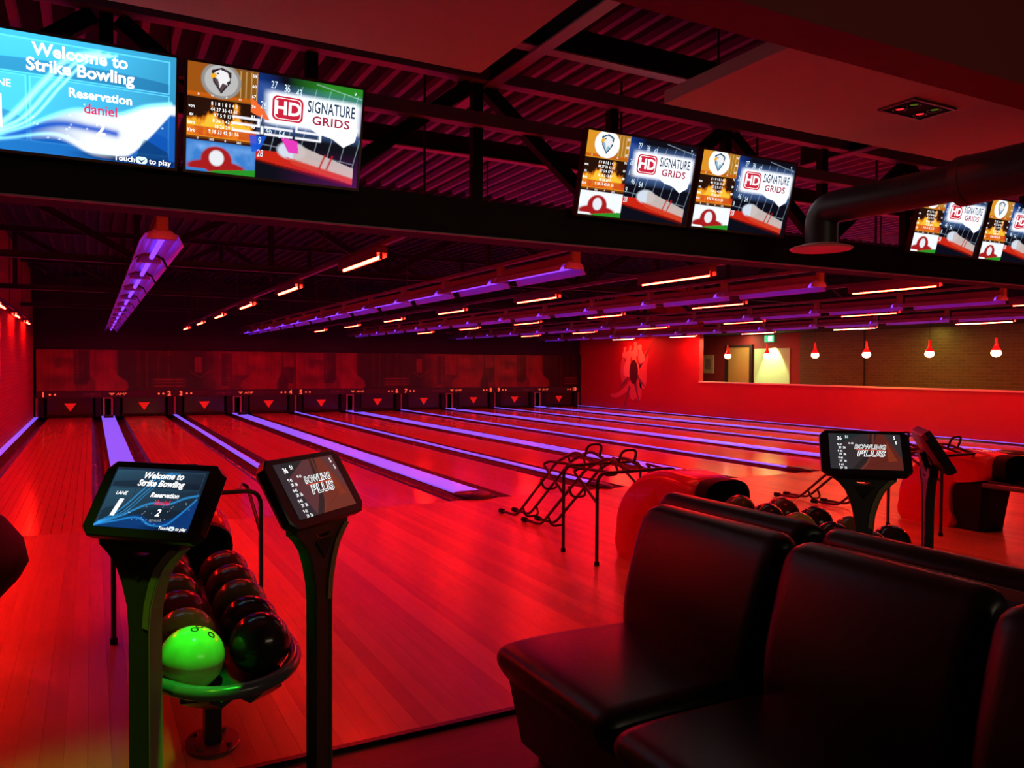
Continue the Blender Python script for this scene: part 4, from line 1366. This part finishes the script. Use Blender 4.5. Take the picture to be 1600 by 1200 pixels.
# ------------------------------------------------------------------ ball returns
def ball_return(xc, label):
    t = thing('ball_return', label, 'ball return', (xc, 0, 0), 0, 'ball returns on the approach')
    # red shell: side outline in (y, z) swept across x with rounded edges: solid flank, arched back, overhanging nose
    prof = smooth_closed([(5.20, .0), (5.235, .20), (5.20, .38), (5.08, .55), (4.90, .68), (4.70, .735), (4.48, .735), (4.30, .705), (4.235, .64), (4.25, .55), (4.33, .485), (4.48, .455), (4.60, .43), (4.64, .36), (4.65, .18), (4.65, .0)], 4)
    hw, rr = .225, .10
    cy_, cz_ = 4.80, .42
    rings = []
    for k in range(7):
        a_ = PI / 2 * k / 6
        rings.append((-hw + rr * (1 - math.cos(a_)), rr * (1 - math.sin(a_))))
    rings = rings + [(-x_, i_) for x_, i_ in reversed(rings)]
    mb = MB().rings([[(x_, cy_ + (p_[0] - cy_) * (1 - i_ / .55), max(0.0, cz_ + (p_[1] - cz_) * (1 - i_ / .45)) if p_[1] > .01 else 0.0) for p_ in prof] for x_, i_ in rings])
    obj('red_hood', mb, M['hood'], t, smooth=70)
    # dark mouth in the nose: rubber lip and a throat set back in it
    def oval(k, y_, dz=0.0):
        out = []
        for q in range(28):
            th = 2 * PI * q / 28
            cx, cr = math.cos(th), math.sin(th)
            out.append((math.copysign(abs(cx) ** .75, cx) * .205 * k, y_ + .10 * (.595 - (.595 + math.copysign(abs(cr) ** .75, cr) * .125 * k)) * -.5, .595 + dz + math.copysign(abs(cr) ** .75, cr) * .125 * k))
        return out
    obj('mouth_lip', MB().rings([oval(1.0, 4.29), oval(1.03, 4.19), oval(1.0, 4.16), oval(.90, 4.16), oval(.86, 4.175), oval(.80, 4.215)], False, True), M['rubber'], t, smooth=50)
    # black front cabinet below the mouth
    fr = []
    for z, hw, y0, y1 in ((.0, .17, 4.36, 4.645), (.20, .19, 4.34, 4.645), (.36, .208, 4.32, 4.645), (.43, .205, 4.32, 4.60), (.452, .19, 4.34, 4.56)):
        c = .05
        fr.append([(-hw + c, y0, z), (hw - c, y0, z), (hw, y0 + c, z), (hw, y1, z), (-hw, y1, z), (-hw, y0 + c, z)])
    obj('front_cabinet', MB().rings(fr), M['rubber'], t, smooth=35)
    # rim rail, looped round the front of the rack
    arc = [(-.245 * math.cos(PI * k / 20), 3.00 - .31 * math.sin(PI * k / 20), .452 - .012 * math.sin(PI * k / 20)) for k in range(21)]
    rim = [(-.245, 4.33, .45), (-.245, 3.6, .452)] + arc + [(.245, 3.6, .452), (.245, 4.33, .45)]
    obj('rim_rail', MB().tube(rim, .024, 12), M['rim'], t, smooth=60)
    # tray floor, two troughs with a ridge between
    tr = []
    for y, z in ((2.715, .415), (2.80, .388), (3.2, .392), (4.31, .455)):
        hw = .222 if y > 2.9 else (.09 if y < 2.78 else .165)
        prof = [(-hw, .045), (-.19 * hw / .235, .005), (-.118 * hw / .235, -.012), (-.05 * hw / .235, .005), (0, .05), (.05 * hw / .235, .005), (.118 * hw / .235, -.012), (.19 * hw / .235, .005), (hw, .045)]
        prof = [(a, b) for a, b in prof]
        if y < 2.85:
            prof = [(a, min(b, .02)) for a, b in prof]
        tr.append([(a, y, z + b) for a, b in prof] + [(a, y, z + b - .02) for a, b in reversed(prof)])
    obj('tray_floor', MB().rings(tr), M['tray'], t, smooth=30)
    for y in (2.95, 3.6, 4.2):
        for s_ in (-1, 1):
            obj('rim_bracket', MB().bar((s_ * .205, y, .40 + .055 * (y - 2.95)), (s_ * .24, y, .44), .03, .012), M['rim'], t)
    # pedestal
    obj('pedestal_post', MB().box(-.032, .032, 3.28, 3.36, .012, .385), M['black'], t, bevel=.006)
    ov = [(.105 * math.cos(2 * PI * k / 24), 3.32 + .135 * math.sin(2 * PI * k / 24)) for k in range(24)]
    pl = obj('pedestal_plate', MB().rings([[(a, b, .0) for a, b in ov], [(a, b, .010) for a, b in ov], [(a * .97, 3.32 + (b - 3.32) * .97, .013) for a, b in ov]]), M['plate'], t, smooth=30)
    for a in (45, 135, 225, 315):
        obj('bolt', MB().cyl((.078 * math.cos(R(a)), 3.32 + .10 * math.sin(R(a)), .0135), .011, .012, 6), M['plate'], pl)
    return t


BX = (0.415, 3.92, 7.39)
ball_return(BX[0], 'ball return with red hood and looped rack behind the two near consoles')
ball_return(BX[1], 'ball return whose red hood shows behind the first black sofa')
ball_return(BX[2], 'ball return with red hood and black front at the right edge')


def ball_mat(name, c1, c2, sc=9.0, rough=0.16):
    return noisy(name, c1, c2, sc, rough, rough + .08, 0, (1, 1, 1), 6)


BM = {'yellow': ball_mat('ball_yellow', (0.50, 0.85, 0.28), (0.46, 0.22, 0.08), 11), 'olive': ball_mat('ball_olive', (0.34, 0.50, 0.06), (0.22, 0.26, 0.05), 9), 'red': ball_mat('ball_red', (0.20, 0.015, 0.02), (0.12, 0.010, 0.015), 6),
      'green': ball_mat('ball_green', (0.11, 0.15, 0.03), (0.08, 0.08, 0.02), 6), 'maroon': ball_mat('ball_maroon', (0.13, 0.04, 0.022), (0.08, 0.025, 0.015), 6), 'black': ball_mat('ball_black', (0.018, 0.014, 0.016), (0.03, 0.018, 0.02), 6, .12)}
BR = 0.108


def uvsphere(r, nu=32, nv=20):
    return MB().lathe([(r * math.sin(PI * k / nv) if 0 < k < nv else 1e-5, -r * math.cos(PI * k / nv)) for k in range(nv + 1)], nu)


ball_mesh = {k: fixn(uvsphere(BR).mesh('bowling_ball', m, 180)) for k, m in BM.items()}
hole_me = fixn(MB().lathe([(.0005, -.012), (.0135, -.012), (.0135, .0008), (.0115, .0010), (.0005, -.004)], 14).mesh('finger_hole', M['hole']))


def ball(x, y, z, col, label, hd=(0.25, -.55, .8)):
    o = tag(link('bowling_ball', ball_mesh[col], None, (x, y, z)), label, 'ball', 'bowling balls on the racks')
    n = Vector(hd).normalized()
    a = n.cross(Vector((0, 0, 1))).normalized()
    b = a.cross(n)
    for p, q in ((-.016, .012), (.016, .014), (.0, -.045)):
        dvec = (n + a * (p / BR * 1.0) + b * (q / BR)).normalized()
        link('finger_hole', hole_me, o, dvec * BR, dvec.to_track_quat('Z', 'Y').to_euler())
    return o


def rack_z(y):
    return .392 + (y - 3.2) * .0632 + .108 if y > 3.2 else .385 + (y - 2.8) * .0175 + .108


F1 = [('yellow', 'pale yellow ball lit green, front of its file on the first rack'), ('olive', 'olive ball second in the file behind the pale yellow ball'), ('red', 'red ball third in the file behind the pale yellow ball'),
      ('green', 'dark green ball fourth in the file behind the pale yellow ball'), ('maroon', 'maroon ball fifth in the file behind the pale yellow ball'), ('maroon', 'maroon ball sixth in the file behind the pale yellow ball')]
F2 = [('black', 'black glossy ball at the front of the first rack beside the pale yellow ball'), ('black', 'black ball second in the file behind the front black ball'), ('green', 'dark green ball third in the file behind the front black ball'),
      ('maroon', 'maroon ball fourth in the file behind the front black ball'), ('maroon', 'maroon ball fifth in the file, last behind the front black ball')]
for k, (c, lb) in enumerate(F1):
    y = 2.90 + .2195 * k
    ball(BX[0] - .118, y, rack_z(y) + .006, c, lb, (0.25, -.15, .95) if k == 0 else (random.uniform(-.5, .5), .7, .6))
for k, (c, lb) in enumerate(F2):
    y = 2.95 + .2195 * k
    ball(BX[0] + .118, y, rack_z(y) + .006, c, lb, (random.uniform(-.5, .5), .8, .5))
G1 = ['maroon', 'black', 'olive', 'black', 'green']
for k, c in enumerate(G1):
    y = 2.93 + .25 * k
    ball(BX[1] - .118, y, rack_z(y) + .006, c, '%s ball, %s from the front in the near file of the rack behind the sofas' % (c, ORD[k]), (.2, .8, .5))
for k, c in enumerate(['black', 'green', 'black', 'maroon']):
    y = 2.97 + .27 * k
    ball(BX[1] + .118, y, rack_z(y) + .006, c, '%s ball, %s from the front in the far file of the rack behind the sofas' % (c, ORD[k]), (.2, .8, .5))


# ------------------------------------------------------------------ tubular bowling ramps standing over the returns
def ramp(x, y, label, hgt=.70, wd=.77):
    t = thing('bowling_ramp', label, 'ramp', (x, y, 0), 0, 'tubular bowling ramps')
    r = .0135
    obj('leg_frame', MB().tube(fillet([(0, 0, 0.012), (0, 0, hgt), (wd, 0, hgt), (wd, 0, 0.012)], .09, 6), r, 10), M['tube_steel'], t, smooth=60)
    for q in (0, wd):
        s_ = 1 if q == 0 else -1
        obj('brace', MB().tube(fillet([(q, .0, hgt * .68), (q + s_ * .015, .36, hgt - .025), (q + s_ * .06, .33, hgt), (q + s_ * .13, .0, hgt)], .05, 5), r * .85, 8), M['tube_steel'], t, smooth=60)
        obj('leg_foot', MB().cyl((q, 0, 0), .019, .03, 12), M['rubber'], t)
    for q in (wd / 2 - .075, wd / 2 + .075):
        obj('rail', MB().tube(fillet([(q, .02, hgt + .004), (q, .30, hgt + .075), (q, .62, hgt - .05), (q, 1.32, .085), (q, 1.40, .035), (q, 1.68, .030)], .09, 6), r, 10), M['tube_steel'], t, smooth=60)
        obj('rail_tip', MB().tube([(q, 1.66, .030), (q, 1.73, .028)], .024, 10), M['rubber'], t, smooth=60)
    for (yy, zz) in ((.42, hgt + .01), (.90, .46), (1.25, .145)):
        a, b = wd / 2 - .075, wd / 2 + .075
        obj('cross_loop', MB().tube(fillet([(a, yy, zz), (a, yy - .05, zz - .09), (b, yy - .05, zz - .09), (b, yy, zz)], .06, 6), r * .8, 8), M['tube_steel'], t, smooth=60)
    obj('top_loop', MB().tube(fillet([(wd / 2 - .075, .16, hgt + .045), (wd / 2 - .075, .12, hgt + .15), (wd / 2 + .075, .12, hgt + .15), (wd / 2 + .075, .16, hgt + .045)], .06, 6), r * .8, 8), M['tube_steel'], t, smooth=60)
    return t


ramp(.095, 4.75, 'dark tubular ramp standing over the first ball return', .78)
ramp(3.38, 5.47, 'dark tubular ramp nearer the lanes, over the second ball return')
ramp(3.37, 4.97, 'dark tubular ramp nearer the sofas, over the second ball return')
ramp(6.72, 4.98, 'dark tubular ramp nearer the lanes, behind the edge-on console', .72, .80)
ramp(6.74, 4.46, 'dark tubular ramp nearer the seats, over the ball return at the right edge', .72, .80)


# ------------------------------------------------------------------ sofas
def cushion(prof, y0, y1, r, steps=5):
    """profile in (x, z) swept along y with rounded ends"""
    cx = sum(p[0] for p in prof) / len(prof)
    cz = sum(p[1] for p in prof) / len(prof)
    ext = max(max(abs(p[0] - cx) for p in prof), 1e-3)
    exz = max(max(abs(p[1] - cz) for p in prof), 1e-3)
    rings = []
    st = []
    for k in range(steps + 1):
        a = PI / 2 * k / steps
        st.append((y0 + r - r * math.sin(a), r - r * math.cos(a)))
    ys = list(reversed([(y, i) for y, i in st]))
    ys = [(y0 + r * (1 - math.cos(PI / 2 * k / steps)), r * (1 - math.sin(PI / 2 * k / steps))) for k in range(steps + 1)]
    allr = ys + [(y1 + y0 - y, i) for y, i in reversed(ys)]
    for y, ins in allr:
        rings.append([(cx + (p[0] - cx) * (1 - ins / ext), y, cz + (p[1] - cz) * (1 - ins / exz)) for p in prof])
    return MB().rings(rings)


def sofa(xf, y0, y1, sgn, label, seat=True):
    """one sofa unit; back front face near xf, facing -x when sgn is 1, +x when -1"""
    t = thing('sofa_unit', label, 'sofa', (xf, (y0 + y1) / 2, 0), 0 if sgn > 0 else PI, 'black leather sofa units')
    h = (y1 - y0) / 2
    back = smooth_closed([(-.02, .34), (-.045, .46), (-.035, .60), (.015, .76), (.06, .87), (.095, .920), (.150, .938), (.195, .92), (.215, .86), (.20, .60), (.19, .34)], 4)
    obj('backrest', cushion(back, -h + .012, h - .012, .07), M['leather'], t, smooth=70)
    st = smooth_closed([(-.60, .36), (-.622, .41), (-.60, .455), (-.52, .472), (-.3, .476), (-.06, .468), (.10, .46), (.16, .40), (.14, .33), (-.1, .315), (-.45, .315), (-.56, .325)], 4)
    obj('seat', cushion(st, -h + .006, h - .006, .07), M['leather'], t, smooth=70)
    b = MB().rings([[(-.50, -h + .03, .06), (.20, -h + .03, .06), (.20, h - .03, .06), (-.50, h - .03, .06)], [(-.55, -h + .015, .315), (.19, -h + .015, .315), (.19, h - .015, .315), (-.55, h - .015, .315)]])
    obj('base', b, M['leather'], t)
    obj('plinth', MB().box(-.44, .17, -h + .06, h - .06, -.012, .0598), M['rubber'], t)
    pts = []
    for (a, bb, ang) in ((h - .14, .84, 0), (-h + .14, .84, 90), (-h + .14, .40, 180), (h - .14, .40, 270)):
        for k in range(5):
            th_ = R(ang + 22.5 * k)
            pts.append((a + .05 * math.cos(th_), bb + .05 * math.sin(th_)))
    n = len(pts)
    obj('back_panel', MB().add([(.222 - .018 * (.86 - z) * 2, y, z) for y, z in pts] + [(.19, y, z) for y, z in pts], [tuple(range(n)), tuple(reversed(range(n, 2 * n)))] + [(i, (i + 1) % n, n + (i + 1) % n, n + i) for i in range(n)]), M['panel_grey'], t, label='grey rear panel')
    return t


ys = [(1.91, 2.68, 1.955), (1.185, 1.893, 1.935), (0.45, 1.168, 1.875), (-.30, .432, 1.80)]
for k, (a, b, xf) in enumerate(ys):
    sofa(xf, a, b, 1, '%s black leather sofa unit of the near row, counted from the lane end' % ORD[k])
ys2 = [(2.02, 2.92), (1.09, 2.005), (0.17, 1.075)]
for k, (a, b) in enumerate(ys2):
    sofa(2.50, a, b, -1, '%s black leather sofa unit of the rear row, back to back with the near row' % ORD[k])

# black tub chair cut by the left edge
t = thing('tub_chair', 'black rounded tub chair beside the approach, cut off at the left edge', 'chair', (-.85, 3.98, 0))
rings = []
for z, r_ in ((.36, .20), (.42, .33), (.52, .50), (.60, .575), (.66, .605), (.74, .59), (.84, .52), (.90, .44), (.90, .40), (.80, .44), (.60, .40), (.50, .36)):
    rings.append([(r_ * math.cos(2 * PI * k / 32), r_ * math.sin(2 * PI * k / 32), z) for k in range(32)])
obj('shell', MB().rings(rings), M['rubber'], t, smooth=60)
obj('seat', MB().lathe([(.0005, .50), (.36, .50), (.38, .53), (.36, .56), (.0005, .57)], 28), M['leather'], t, smooth=60)
obj('stem', MB().cyl((0, 0, .02), .04, .345, 16), M['rim'], t, smooth=60)
obj('foot_disc', MB().lathe([(.26, 0), (.26, .012), (.05, .03)], 28), M['rim'], t, smooth=40)
